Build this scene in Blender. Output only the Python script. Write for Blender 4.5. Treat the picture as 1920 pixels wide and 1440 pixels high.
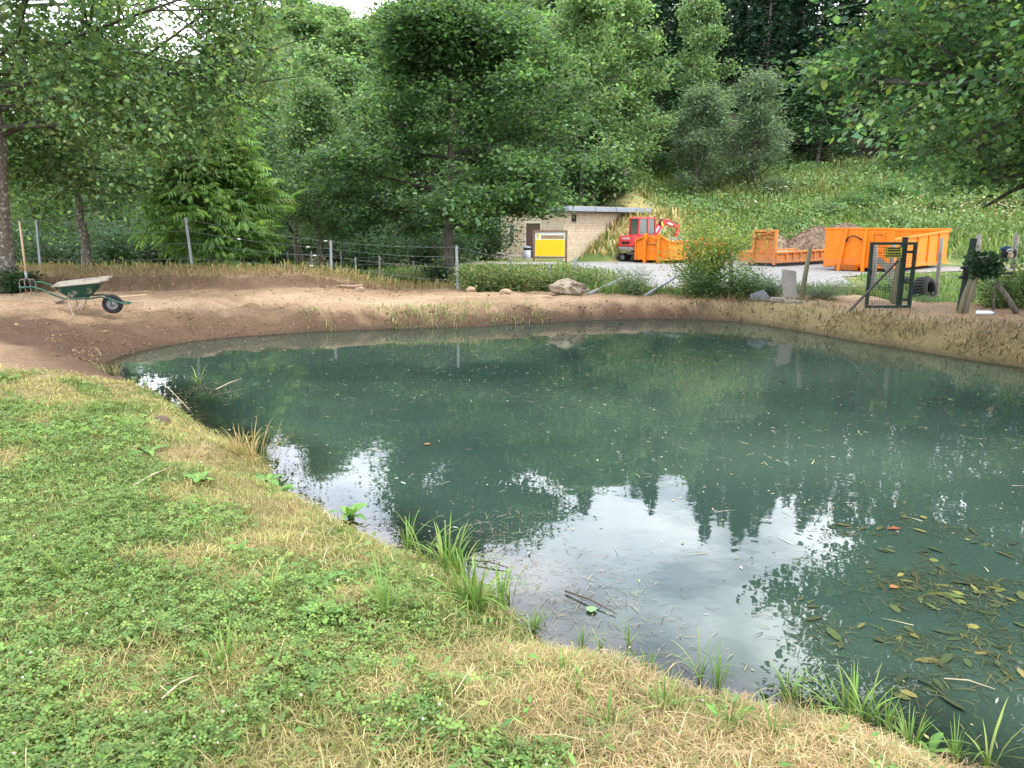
import bpy, math, random
import numpy as np
from mathutils import Vector, Matrix

scene = bpy.context.scene
for o in list(bpy.data.objects):
    bpy.data.objects.remove(o)
R = math.radians

# ---------------------------------------------------------------- camera
CAM_H, PITCH, FPX = 1.90, R(11.6), 1442.0          # eye height over the water, tilt, focal length for a 1920 px wide frame
cam_data = bpy.data.cameras.new('camera')
cam_data.sensor_width = 36.0
cam_data.lens = 36.0 * FPX / 1920.0
cam_data.clip_start = 0.05
cam_data.clip_end = 3000.0
cam = bpy.data.objects.new('camera', cam_data)
scene.collection.objects.link(cam)
cam.location = (0, 0, CAM_H)
cam.rotation_euler = (math.pi / 2 - PITCH, 0, 0)
scene.camera = cam

# ---------------------------------------------------------------- world, sun, exposure
SUN_EL, SUN_AZ = R(58), R(128)     # azimuth clockwise from +Y: behind the camera, to the right
world = bpy.data.worlds.new('World')
scene.world = world
world.use_nodes = True
wt = world.node_tree
wt.nodes.clear()
def wn(t, **k):
    n = wt.nodes.new(t)
    for a, b in k.items(): setattr(n, a, b)
    return n
w_out = wn('ShaderNodeOutputWorld'); w_bg = wn('ShaderNodeBackground')
sky = wn('ShaderNodeTexSky', sky_type='NISHITA', sun_disc=False, sun_elevation=SUN_EL, sun_rotation=SUN_AZ,
         air_density=1.0, dust_density=1.5, ozone_density=1.0)
tc = wn('ShaderNodeTexCoord'); sep = wn('ShaderNodeSeparateXYZ')
addz = wn('ShaderNodeMath', operation='ADD'); addz.inputs[1].default_value = 0.18
mx = wn('ShaderNodeMath', operation='MAXIMUM'); mx.inputs[1].default_value = 0.08
dx = wn('ShaderNodeMath', operation='DIVIDE'); dy = wn('ShaderNodeMath', operation='DIVIDE')
comb = wn('ShaderNodeCombineXYZ')
n1 = wn('ShaderNodeTexNoise'); n1.inputs['Scale'].default_value = 1.7; n1.inputs['Detail'].default_value = 6.0
n1.inputs['Roughness'].default_value = 0.55; n1.inputs['Distortion'].default_value = 0.3
ramp = wn('ShaderNodeValToRGB')
ramp.color_ramp.elements[0].position = 0.30; ramp.color_ramp.elements[1].position = 0.52
n2 = wn('ShaderNodeTexNoise'); n2.inputs['Scale'].default_value = 2.6; n2.inputs['Detail'].default_value = 5.0
ramp2 = wn('ShaderNodeValToRGB')
ramp2.color_ramp.elements[0].position = 0.32; ramp2.color_ramp.elements[0].color = (13.5, 15.0, 18.5, 1)
ramp2.color_ramp.elements[1].position = 0.66; ramp2.color_ramp.elements[1].color = (27.0, 27.3, 28.2, 1)
mixc = wn('ShaderNodeMix', data_type='RGBA')
L = wt.links.new
L(tc.outputs['Generated'], sep.inputs[0]); L(sep.outputs['Z'], addz.inputs[0]); L(addz.outputs[0], mx.inputs[0])
L(sep.outputs['X'], dx.inputs[0]); L(mx.outputs[0], dx.inputs[1]); L(sep.outputs['Y'], dy.inputs[0]); L(mx.outputs[0], dy.inputs[1])
L(dx.outputs[0], comb.inputs[0]); L(dy.outputs[0], comb.inputs[1])
L(comb.outputs[0], n1.inputs['Vector']); L(comb.outputs[0], n2.inputs['Vector'])
L(n1.outputs['Fac'], ramp.inputs[0]); L(n2.outputs['Fac'], ramp2.inputs[0])
L(ramp.outputs[0], mixc.inputs['Factor']); L(sky.outputs[0], mixc.inputs['A']); L(ramp2.outputs[0], mixc.inputs['B'])
L(mixc.outputs['Result'], w_bg.inputs[0]); w_bg.inputs[1].default_value = 0.12
L(w_bg.outputs[0], w_out.inputs[0])

sun_d = bpy.data.lights.new('sun', 'SUN')
sun_d.energy = 1.5; sun_d.angle = R(12); sun_d.color = (1.0, 0.95, 0.87)
sun = bpy.data.objects.new('sun', sun_d)
scene.collection.objects.link(sun)
sdir = Vector((math.cos(SUN_EL) * math.sin(SUN_AZ), math.cos(SUN_EL) * math.cos(SUN_AZ), math.sin(SUN_EL)))
sun.rotation_euler = sdir.to_track_quat('Z', 'Y').to_euler()
sun.location = sdir * 60

vs = scene.view_settings
vs.view_transform = 'Standard'; vs.look = 'None'; vs.gamma = 1.0; vs.use_curve_mapping = False
vs.exposure = 0.92
cy = scene.cycles
cy.use_denoising = True
cy.max_bounces = 8; cy.diffuse_bounces = 5; cy.glossy_bounces = 3; cy.transmission_bounces = 6; cy.transparent_max_bounces = 8
cy.caustics_reflective = False; cy.caustics_refractive = False
cy.sample_clamp_indirect = 6.0

# ---------------------------------------------------------------- pixel <-> place
CP, SP = math.cos(PITCH), math.sin(PITCH)
def ray(px, py):
    xc, yc = (px - 960.0) / FPX, (720.0 - py) / FPX
    return Vector((xc, CP + yc * SP, -SP + yc * CP))
def P(px, py, z=0.0):               # the point of the level z that is seen at a photo pixel
    d = ray(px, py); t = (z - CAM_H) / d.z
    return Vector((d.x * t, d.y * t, z))
def PD(px, py, Y):                  # the point at depth Y
    d = ray(px, py); t = Y / d.y
    return Vector((d.x * t, Y, CAM_H + d.z * t))
def PX(px, Y, py=500):              # only the x of it
    d = ray(px, py); return d.x * Y / d.y

# ---------------------------------------------------------------- noise in numpy
def _h(ix, iy, s):
    n = (ix.astype(np.int64) * 374761393 + iy.astype(np.int64) * 668265263 + s * 974634777) & 0x7fffffff
    n = ((n ^ (n >> 13)) * 1274126177) & 0x7fffffff
    n = ((n ^ (n >> 16)) * 69069 + 12345) & 0x7fffffff
    return (n & 0xffff) / 65535.0
def vnoise(x, y, s=0):
    x = np.asarray(x, float); y = np.asarray(y, float)
    ix, iy = np.floor(x), np.floor(y); fx, fy = x - ix, y - iy
    fx = fx * fx * (3 - 2 * fx); fy = fy * fy * (3 - 2 * fy)
    a, b = _h(ix, iy, s), _h(ix + 1, iy, s); c, d = _h(ix, iy + 1, s), _h(ix + 1, iy + 1, s)
    return (a * (1 - fx) + b * fx) * (1 - fy) + (c * (1 - fx) + d * fx) * fy
def fbm(x, y, s=0, o=4):
    v = 0; a = 0.5; t = 0
    for i in range(o):
        v = v + a * vnoise(x * 2 ** i + 17.3 * i, y * 2 ** i - 9.1 * i, s + i); t += a; a *= 0.5
    return v / t
def sstep(a, b, t):
    u = np.clip((np.asarray(t, float) - a) / (b - a), 0, 1)
    return u * u * (3 - 2 * u)
def lerp(a, b, t): return a + (b - a) * t

# ---------------------------------------------------------------- mesh helpers
COL = scene.collection
MATS = {}
def np_mesh(name, V, faces, col=None, smooth=False):
    """V (n,3); faces: list of (m,k) index arrays; col (n,3) per vertex"""
    me = bpy.data.meshes.new(name)
    V = np.asarray(V, np.float32)
    faces = [np.asarray(f, np.int32) for f in faces if len(f)]
    me.vertices.add(len(V)); me.vertices.foreach_set('co', V.ravel())
    nl = sum(f.size for f in faces); npoly = sum(len(f) for f in faces)
    me.loops.add(nl); me.polygons.add(npoly)
    me.loops.foreach_set('vertex_index', np.concatenate([f.ravel() for f in faces]))
    st = []; k0 = 0
    for f in faces:
        st.append(k0 + np.arange(len(f)) * f.shape[1]); k0 += f.size
    me.polygons.foreach_set('loop_start', np.concatenate(st).astype(np.int32))
    if smooth: me.polygons.foreach_set('use_smooth', np.ones(npoly, bool))
    me.update(calc_edges=True)
    if col is not None:
        a = me.color_attributes.new('col', 'FLOAT_COLOR', 'POINT')
        c = np.ones((len(V), 4), np.float32); c[:, :3] = col
        a.data.foreach_set('color', c.ravel())
    me.validate()
    return me
def link(name, me, mat=None, parent=None):
    o = bpy.data.objects.new(name, me); COL.objects.link(o)
    if mat is not None and me is not None and not me.materials: me.materials.append(mat)
    if parent is not None: o.parent = parent
    return o
def tag(o, label=None, cat=None, group=None, kind=None):
    if label: o['label'] = label
    if cat: o['category'] = cat
    if group: o['group'] = group
    if kind: o['kind'] = kind
    return o
def thing(name, label, cat, loc=(0, 0, 0), rz=0.0, group=None):
    o = bpy.data.objects.new(name, None); COL.objects.link(o)
    o.empty_display_size = 0.2
    o.location = loc; o.rotation_euler = (0, 0, rz)
    return tag(o, label, cat, group)
def copy_tree(o, parent=None):
    c = o.copy(); COL.objects.link(c); c.parent = parent
    for ch in [k for k in o.children]:
        copy_tree(ch, c)
    return c
class MB:
    """collects simple solids into one mesh"""
    def __init__(s): s.v = []; s.f = []
    def add(s, vs, fs):
        n = len(s.v); s.v += [tuple(v) for v in vs]; s.f += [tuple(i + n for i in f) for f in fs]; return s
    def box(s, c, d, rot=None):
        x, y, z = d[0] / 2, d[1] / 2, d[2] / 2
        vs = [Vector(p) for p in ((-x,-y,-z),(x,-y,-z),(x,y,-z),(-x,y,-z),(-x,-y,z),(x,-y,z),(x,y,z),(-x,y,z))]
        if rot is not None: vs = [rot @ v for v in vs]
        c = Vector(c)
        return s.add([v + c for v in vs], [(0,3,2,1),(4,5,6,7),(0,1,5,4),(1,2,6,5),(2,3,7,6),(3,0,4,7)])
    def hexa(s, b, t):   # bottom loop, top loop (any polygon)
        n = len(b)
        return s.add(list(b) + list(t), [tuple(range(n))[::-1], tuple(range(n, 2*n))] + [(i, (i+1) % n, n + (i+1) % n, n + i) for i in range(n)])
    def bar(s, a, b, w, h=None, up=(0, 0, 1)):
        a, b = Vector(a), Vector(b); h = h or w
        d = (b - a); u = Vector(up)
        if abs(d.normalized().dot(u)) > 0.97: u = Vector((0, 1, 0))
        sx = d.cross(u).normalized() * (w / 2); sz = sx.cross(d).normalized() * (h / 2)
        return s.hexa([a - sx - sz, a + sx - sz, a + sx + sz, a - sx + sz], [b - sx - sz, b + sx - sz, b + sx + sz, b - sx + sz])
    def tube(s, pts, rad, n=8, caps=True):
        pts = [Vector(p) for p in pts]
        if not hasattr(rad, '__len__'): rad = [rad] * len(pts)
        base = len(s.v); ref = Vector((0.31, 0.17, 0.93))
        for i, p in enumerate(pts):
            d = (pts[min(i + 1, len(pts) - 1)] - pts[max(i - 1, 0)]).normalized()
            if abs(d.dot(ref)) > 0.96: r0 = Vector((0.9, 0.1, 0.2))
            else: r0 = ref
            u = d.cross(r0).normalized(); w = d.cross(u)
            for k in range(n):
                a = 2 * math.pi * k / n
                s.v.append(tuple(p + (u * math.cos(a) + w * math.sin(a)) * rad[i]))
        for i in range(len(pts) - 1):
            for k in range(n):
                k2 = (k + 1) % n
                s.f.append((base + i*n + k, base + i*n + k2, base + (i+1)*n + k2, base + (i+1)*n + k))
        if caps:
            s.f.append(tuple(base + k for k in range(n))[::-1]); s.f.append(tuple(base + (len(pts)-1)*n + k for k in range(n)))
        return s
    def lathe(s, prof, n=20, axis='Z', c=(0, 0, 0)):   # prof: (r, h) list, closed ring if first == last
        base = len(s.v); c = Vector(c)
        for (r, h) in prof:
            for k in range(n):
                a = 2 * math.pi * k / n; x, y = r * math.cos(a), r * math.sin(a)
                v = {'Z': (x, y, h), 'Y': (x, h, y), 'X': (h, x, y)}[axis]
                s.v.append(tuple(Vector(v) + c))
        for i in range(len(prof) - 1):
            for k in range(n):
                k2 = (k + 1) % n
                s.f.append((base + i*n + k, base + i*n + k2, base + (i+1)*n + k2, base + (i+1)*n + k))
        return s
    def build(s, name, mat, parent=None, smooth=False, bevel=0.0):
        me = bpy.data.meshes.new(name)
        me.from_pydata(s.v, [], s.f); me.update()
        if smooth:
            me.polygons.foreach_set('use_smooth', np.ones(len(me.polygons), bool))
        o = link(name, me, mat, parent)
        if bevel:
            m = o.modifiers.new('bevel', 'BEVEL'); m.width = bevel; m.segments = 2; m.limit_method = 'ANGLE'; m.angle_limit = R(40)
        return o

def instances(T, F, pos, frames, scale, jit=None):
    """copies of a template (T verts, F faces) as one vertex array"""
    T = np.asarray(T, float); n, k = len(pos), len(T)
    sc = np.asarray(scale, float)
    if sc.ndim == 1: sc = sc[:, None].repeat(3, 1)
    V = np.einsum('nij,nkj->nki', frames, T[None] * sc[:, None, :]) + np.asarray(pos)[:, None, :]
    out = {}
    for f in F: out.setdefault(len(f), []).append(f)
    faces = []
    for kk, fl in out.items():
        a = np.asarray(fl)[None] + (np.arange(n) * k)[:, None, None]
        faces.append(a.reshape(-1, kk))
    return V.reshape(-1, 3), faces
def frames_from(nrm, direc):
    """frames whose z axis is nrm and whose x axis is direc made perpendicular to it"""
    z = nrm / np.maximum(np.linalg.norm(nrm, axis=1, keepdims=True), 1e-9)
    x = direc - (direc * z).sum(1, keepdims=True) * z
    x = x / np.maximum(np.linalg.norm(x, axis=1, keepdims=True), 1e-9)
    y = np.cross(z, x)
    return np.stack([x, y, z], axis=2)
class NB:
    """joins numpy geometry"""
    def __init__(s): s.V = []; s.F = []; s.C = []; s.n = 0
    def add(s, V, faces, col):
        s.V.append(V); s.C.append(np.broadcast_to(col, V.shape))
        for f in faces: s.F.append(np.asarray(f) + s.n)
        s.n += len(V)
    def mesh(s, name, smooth=False):
        by = {}
        for f in s.F: by.setdefault(f.shape[1], []).append(f)
        return np_mesh(name, np.concatenate(s.V), [np.concatenate(v) for v in by.values()], np.concatenate(s.C), smooth)

# leaf templates, unit length along x
T_RHOMB = ([(0,0,0),(.5,.27,.07),(1,0,0),(.5,-.27,.07)], [(0,2,1),(0,3,2)])
T_WIDE = ([(0,0,0),(.55,.36,.07),(1,0,-.03),(.55,-.36,.07)], [(0,2,1),(0,3,2)])
T_ROUND = ([(0,0,0),(.25,.34,.06),(.7,.40,.05),(1,0,-.05),(.7,-.40,.05),(.25,-.34,.06)], [(0,3,2,1),(0,5,4,3)])
T_OAK = ([(0,0,0),(.22,.17,.03),(.36,.09,.02),(.62,.29,.05),(.74,.15,.02),(1,0,-.05),(.74,-.15,.02),(.62,-.29,.05),(.36,-.09,.02),(.22,-.17,.03)],
         [(0,5,4,3,2,1),(0,9,8,7,6,5)])
T_LANCE = ([(0,0,0),(.4,.13,.03),(1,0,-.06),(.4,-.13,.03)], [(0,2,1),(0,3,2)])
def _pinnate():
    V, F = [], []
    for i in range(5):
        x = 0.25 + 0.16 * i
        for s in (-1, 1):
            b = len(V); l = 0.34 - 0.03 * abs(i - 2)
            dxl, dyl = 0.55 * l, s * 0.83 * l
            px_, py_ = -dyl * 0.19, dxl * 0.19
            dz = -0.10 - 0.25 * x * x
            V += [(x,0,-.18*x*x),(x+dxl*.45+px_,dyl*.45+py_,-.18*x*x-.02),(x+dxl,dyl,dz-.08),(x+dxl*.45-px_,dyl*.45-py_,-.18*x*x-.02)]
            F += [(b,b+1,b+2),(b,b+2,b+3)]
    b = len(V); V += [(0,0.006,0),(0,-.006,0),(1.0,0,-.2)]; F += [(b,b+1,b+2)]
    return V, F
T_PINN = _pinnate()
def _clover():
    V, F = [], []
    for k in range(3):
        a = k * 2.094
        c, s = math.cos(a), math.sin(a); b = len(V)
        for (x, y, z) in ((0.04,0,-.05),(.62,.36,.10),(.95,0,.02),(.62,-.36,.10)):
            V.append((x*c - y*s, x*s + y*c, z))
        F += [(b,b+3,b+2,b+1)]
    return V, F
T_CLOVER = _clover()

def blades(rng, pos, h, w, direc, lean, col, tipcol=None):
    """bent grass blades: 5 verts each; direc (n,2) unit lean direction, lean 0 upright .. 1 flat"""
    n = len(pos); d = np.concatenate([direc, np.zeros((n, 1))], 1)
    side = np.stack([-direc[:, 1], direc[:, 0], np.zeros(n)], 1) * (w[:, None] / 2)
    up = np.array([0, 0, 1.0])
    l1 = lean[:, None]
    mid = pos + (d * l1 * 0.38 + up * np.sqrt(np.maximum(1 - l1 * l1, .02)) * 0.55) * h[:, None]
    tip = pos + (d * (l1 * 0.95 + .05) + up * np.maximum(0.97 - l1 * 0.95, .04)) * h[:, None]
    V = np.stack([pos - side, pos + side, mid + side * .8, mid - side * .8, tip], 1).reshape(-1, 3)
    b = np.arange(n)[:, None] * 5
    q = b + np.array([[0, 1, 2, 3]]); t = b + np.array([[3, 2, 4]])
    C = np.repeat(col[:, None, :], 5, 1)
    if tipcol is not None: C[:, 4] = tipcol
    return V, [q, t], C.reshape(-1, 3)
def dirs2(rng, n):
    a = rng.uniform(0, 2 * np.pi, n); return np.stack([np.cos(a), np.sin(a)], 1)
def pick(rng, n, cols, p=None, var=0.15):
    c = np.asarray(cols, float)[rng.choice(len(cols), n, p=p)]
    return c * (1 + rng.normal(0, var, (n, 1)).clip(-.5, .6)) * (1 + rng.normal(0, var * .35, (n, 3)).clip(-.3, .3))

# ---------------------------------------------------------------- materials
def new_mat(name):
    m = bpy.data.materials.new(name); m.use_nodes = True
    nt = m.node_tree; nt.nodes.clear()
    out = nt.nodes.new('ShaderNodeOutputMaterial'); b = nt.nodes.new('ShaderNodeBsdfPrincipled')
    nt.links.new(b.outputs[0], out.inputs[0])
    return m, nt, b, out
def mat(name, c1, c2=None, scale=6.0, rough=0.7, metal=0.0, bump=0.0, bscale=40.0, spec=0.35, stops=(0.35, 0.7), stretch=None, c3=None, c3s=2.0, c3r=(.55, .7)):
    if name in MATS: return MATS[name]
    m, nt, b, out = new_mat(name)
    b.inputs['Roughness'].default_value = rough; b.inputs['Metallic'].default_value = metal
    b.inputs['Specular IOR Level'].default_value = spec
    tcn = nt.nodes.new('ShaderNodeTexCoord'); src = tcn.outputs['Object']
    if stretch:
        mp = nt.nodes.new('ShaderNodeMapping'); mp.inputs['Scale'].default_value = stretch
        nt.links.new(src, mp.inputs[0]); src = mp.outputs[0]
    if c2 is None: c2 = tuple(x * 0.8 for x in c1)
    n = nt.nodes.new('ShaderNodeTexNoise'); n.inputs['Scale'].default_value = scale; n.inputs['Detail'].default_value = 6
    n.inputs['Roughness'].default_value = 0.65
    nt.links.new(src, n.inputs['Vector'])
    r = nt.nodes.new('ShaderNodeValToRGB')
    r.color_ramp.elements[0].position = stops[0]; r.color_ramp.elements[0].color = (*c1, 1)
    r.color_ramp.elements[1].position = stops[1]; r.color_ramp.elements[1].color = (*c2, 1)
    nt.links.new(n.outputs['Fac'], r.inputs[0]); colout = r.outputs[0]
    if c3 is not None:
        n3 = nt.nodes.new('ShaderNodeTexNoise'); n3.inputs['Scale'].default_value = c3s; n3.inputs['Detail'].default_value = 8
        n3.inputs['Roughness'].default_value = 0.7
        nt.links.new(src, n3.inputs['Vector'])
        r3 = nt.nodes.new('ShaderNodeValToRGB'); r3.color_ramp.elements[0].position = c3r[0]; r3.color_ramp.elements[1].position = c3r[1]
        nt.links.new(n3.outputs['Fac'], r3.inputs[0])
        mxn = nt.nodes.new('ShaderNodeMix'); mxn.data_type = 'RGBA'
        nt.links.new(r3.outputs[0], mxn.inputs['Factor']); nt.links.new(colout, mxn.inputs['A']); mxn.inputs['B'].default_value = (*c3, 1)
        colout = mxn.outputs['Result']
    nt.links.new(colout, b.inputs['Base Color'])
    if bump:
        nb = nt.nodes.new('ShaderNodeTexNoise'); nb.inputs['Scale'].default_value = bscale; nb.inputs['Detail'].default_value = 5
        nt.links.new(src, nb.inputs['Vector'])
        bp = nt.nodes.new('ShaderNodeBump'); bp.inputs['Strength'].default_value = bump; bp.inputs['Distance'].default_value = 0.02
        nt.links.new(nb.outputs['Fac'], bp.inputs['Height']); nt.links.new(bp.outputs[0], b.inputs['Normal'])
    MATS[name] = m
    return m
def leaf_mat(name, trans=0.35, rough=0.5, spec=0.35, tint=(1.25, 1.25, 0.7)):
    m, nt, b, out = new_mat(name)
    at = nt.nodes.new('ShaderNodeAttribute'); at.attribute_name = 'col'
    nt.links.new(at.outputs['Color'], b.inputs['Base Color'])
    b.inputs['Roughness'].default_value = rough; b.inputs['Specular IOR Level'].default_value = spec
    if trans:
        tr = nt.nodes.new('ShaderNodeBsdfTranslucent'); mx_ = nt.nodes.new('ShaderNodeMixShader')
        mul = nt.nodes.new('ShaderNodeMix'); mul.data_type = 'RGBA'; mul.blend_type = 'MULTIPLY'; mul.inputs['Factor'].default_value = 1
        nt.links.new(at.outputs['Color'], mul.inputs['A']); mul.inputs['B'].default_value = (*tint, 1)
        nt.links.new(mul.outputs['Result'], tr.inputs['Color'])
        mx_.inputs[0].default_value = trans
        nt.links.new(b.outputs[0], mx_.inputs[1]); nt.links.new(tr.outputs[0], mx_.inputs[2]); nt.links.new(mx_.outputs[0], out.inputs[0])
    return m
M_LEAF = leaf_mat('leaf', 0.50)
M_NEEDLE = leaf_mat('needle', 0.12, 0.6, 0.2)
M_GRASS = leaf_mat('grass_blade', 0.3, 0.6, 0.2)
M_STRAW = leaf_mat('straw', 0.12, 0.7, 0.2, (1.1, 1.0, .8))
M_PLAINCOL = leaf_mat('vertex_colour', 0.0, 0.85, 0.2)
M_BRANCH = mat('branch_bark', (.035, .030, .024), (.075, .065, .052), 14, 0.9, bump=0.5, bscale=22)
M_BARK = mat('bark', (.060, .048, .036), (.16, .14, .115), 14, 0.9, bump=0.8, bscale=22, stretch=(1, 1, .35))
M_BARK_LICHEN = mat('bark_lichen', (.085, .066, .048), (.14, .12, .095), 12, 0.9, bump=0.8, bscale=25, c3=(.40, .39, .34), c3s=14, c3r=(.54, .62))
M_BARK_PALE = mat('bark_pale', (.16, .14, .11), (.30, .28, .24), 10, 0.9, bump=0.5, bscale=25)
M_STEEL = mat('galvanised_steel', (.30, .315, .33), (.22, .235, .25), 12, 0.55, metal=0.4)
M_ORANGE = mat('orange_paint', (.68, .185, .003), (.58, .145, .003), 2.5, 0.6, bump=0.06, bscale=5, c3=(.20, .085, .035), c3s=6, c3r=(.60, .76))
M_ORANGE_WORN = mat('orange_paint_worn', (.46, .17, .04), (.36, .125, .032), 3, 0.7, bump=0.1, bscale=12, c3=(.20, .075, .03), c3s=7, c3r=(.57, .70))
M_BLACK = mat('black_rubber', (.012, .012, .013), (.022, .021, .021), 8, 0.9, bump=0.2, bscale=60)
M_DARK = mat('dark_recess', (.012, .011, .010), (.02, .018, .016), 5, 0.8)
# ================================================================ GROUND, POND, PAVING
def poly(pts, z): return [P(x, y, z).to_2d() for x, y in pts]
NEAR_PX = [(196,694),(250,712),(300,735),(345,768),(392,800),(440,826),(486,846),(512,872),(492,893),(560,922),(640,968),(700,1003),(760,1030),(850,1056),
           (920,1092),(968,1140),(1015,1192),(1080,1216),(1180,1234),(1260,1268),(1330,1294),(1490,1334),(1575,1360),(1705,1400),(1800,1430),(1960,1474)]
FAR_PX = [(2010,712),(1920,690),(1800,672),(1700,655),(1600,639),(1480,617),(1400,605),(1300,598),(1200,598),(1100,601),(1000,606),(900,612),(760,616),(600,621),
          (520,627),(440,632),(380,638),(300,650),(240,664),(200,680)]
near_l = poly(NEAR_PX, 0.06); far_l = poly(FAR_PX, 0.0)
POND = near_l + [Vector((3.4, 1.35)), Vector((6.0, 1.2)), Vector((7.6, 2.4)), Vector((8.4, 5.0)), Vector((8.6, 8.0))] + far_l
POND_A = np.array([(p.x, p.y) for p in POND])
def pond_sd(x, y):
    """distance to the shore, negative inside the pond"""
    x = np.asarray(x, float); y = np.asarray(y, float)
    best = np.full(x.shape, 1e9); inside = np.zeros(x.shape, bool)
    n = len(POND_A)
    for i in range(n):
        ax, ay = POND_A[i]; bx, by = POND_A[(i + 1) % n]
        ex, ey = bx - ax, by - ay
        t = np.clip(((x - ax) * ex + (y - ay) * ey) / (ex * ex + ey * ey + 1e-12), 0, 1)
        best = np.minimum(best, (x - ax - t * ex) ** 2 + (y - ay - t * ey) ** 2)
        c = ((ay > y) != (by > y)) & (x < ex * (y - ay) / (ey if abs(ey) > 1e-12 else 1e-12) + ax)
        inside ^= c
    d = np.sqrt(best)
    return np.where(inside, -d, d)
LTIP = P(120, 702, 0.3)
def lawn_mask(x, y):
    """1 on the mown near bank, 0 beyond"""
    edge = LTIP.y + 0.35 * (fbm(x * 1.3, y * 1.3, 5) - .5)
    return 1 - sstep(edge - .15, edge + .15, y + np.maximum(x - 3.5, 0) * 0.0)
def near_side(x, y):
    return 1 - sstep(9.3, 10.6, y - np.clip(-x - 3, 0, 3) * 0.05)
HUT = Vector((PX(1056, 41.0), 41.0, 0))
def hill_z(x, y):
    foot = 43.2 - 0.28 * np.clip(x - 9, 0, 14) + 1.0 * sstep(9, 6, x) * 0
    left = sstep(4.5, -1.5, x)                     # left of the hut the ground stays low for longer
    foot = foot + left * 12
    s = np.maximum(y - foot, 0)
    st = 0.50 * np.exp(-((x - 7.3) / 2.6) ** 2) * np.minimum(s, 3.2)
    rise = 0.272 * np.minimum(s, 19) + st
    rise = rise * (1 - left) + left * 0.13 * np.minimum(s, 14)
    back = np.maximum(y - 62, 0)
    slope = lerp(0.26, 0.42, sstep(-22, 12, x))
    s_ = ((x - HUT.x) + (y - HUT.y)) / 1.4142; n_ = ((x - HUT.x) - (y - HUT.y)) / 1.4142      # earth banked against the right wall of the hut
    berm = .56 * np.clip(s_ - .9, 0, 4.6) * (1 - sstep(.2, 2.5, n_)) * (n_ > -1.0) * sstep(60, 50, y)
    rise = np.maximum(rise, berm)
    return rise + slope * np.minimum(back, 60) + 0.04 * np.maximum(back - 60, 0)
def ground_z(x, y):
    x = np.asarray(x, float); y = np.asarray(y, float)
    sd = pond_sd(x, y)
    near = near_side(x, y)
    B = 0.40 + 0 * x
    B = B - 0.06 * near * sstep(-7, -3, x)
    lft = sstep(-2.5, -5.5, x)
    B = B + 0.17 * lft * sstep(8.5, 12.2, y)
    edge = 17.7 + 1.0 * (fbm(x * .7, y * .3, 31) - .5) + 0.45 * np.clip(x + 4.2, -3, 1.5)
    B = B + lft * 0.25 * sstep(edge, edge + .38, y) * sstep(-1.4, -3.6, x)
    # back of the bank: falls to the yard on the right, to the meadow on the left
    B = lerp(B, 0.05, sstep(1.2, 3.2, x) * sstep(17.2, 20.2, y) * sstep(60, 50, y) + sstep(7.5, 9.5, x) * sstep(15.1, 16.6, y) * sstep(60, 50, y) * (1 - sstep(1.2, 3.2, x) * sstep(17.2, 20.2, y)))
    B = lerp(B, 0.22, sstep(3.2, 1.2, x) * sstep(20.5, 25, y))
    rough = sstep(9.5, 11, y) * sstep(21, 18, y) * (1 - sstep(7.5, 9.5, x) * sstep(15.1, 16.6, y))
    B = B + rough * (0.10 * (fbm(x * 1.6, y * 1.6, 3) - .5) + 0.07 * (fbm(x * 6, y * 6, 8, 3) - .5))
    B = B + near * (0.05 * (fbm(x * 1.1, y * 1.1, 13) - .5) + 0.03 * (fbm(x * 5, y * 5, 14, 3) - .5))
    B = B + sstep(24, 30, y) * sstep(1.5, -2, x) * 0.15 * (fbm(x * .3, y * .3, 23) - .5)
    k = lerp(0.27, 0.50, near)
    k = k + (1 - near) * 0.75 * sstep(-3.5, -5.2, x)            # the dark slope at the left end is longer
    wob = 1 + 1.2 * (fbm(x * 2.6, y * 2.6, 41) - .5)
    land = B * (1 - np.exp(-np.maximum(sd, 0) / (k * wob)))
    land = land + hill_z(x, y)
    wet = -0.02 - np.minimum(lerp(.8, .34, near) * np.maximum(-sd, 0), 1.6)
    return np.where(sd > 0, land, wet)
def gz(x, y): return float(ground_z(np.array([x]), np.array([y]))[0])
def on_ground(px, Y, dz=0.0):
    x = PX(px, Y); return Vector((x, Y, gz(x, Y) + dz))

ANG = np.concatenate([np.linspace(-52, 52, 310), np.linspace(54, 306, 64)[0:]])
ANG = np.radians(ANG)
RR = np.concatenate([[0.0], np.arange(.3, 3, .09), np.arange(3, 10, .085), np.arange(10, 21, .085), np.arange(21, 50, .45), np.geomspace(50, 90, 34), np.geomspace(94, 900, 22)])
aa, rr = np.meshgrid(ANG, RR)
GX, GY = rr * np.sin(aa), rr * np.cos(aa)
GZ = ground_z(GX, GY); SDG = pond_sd(GX, GY)
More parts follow.
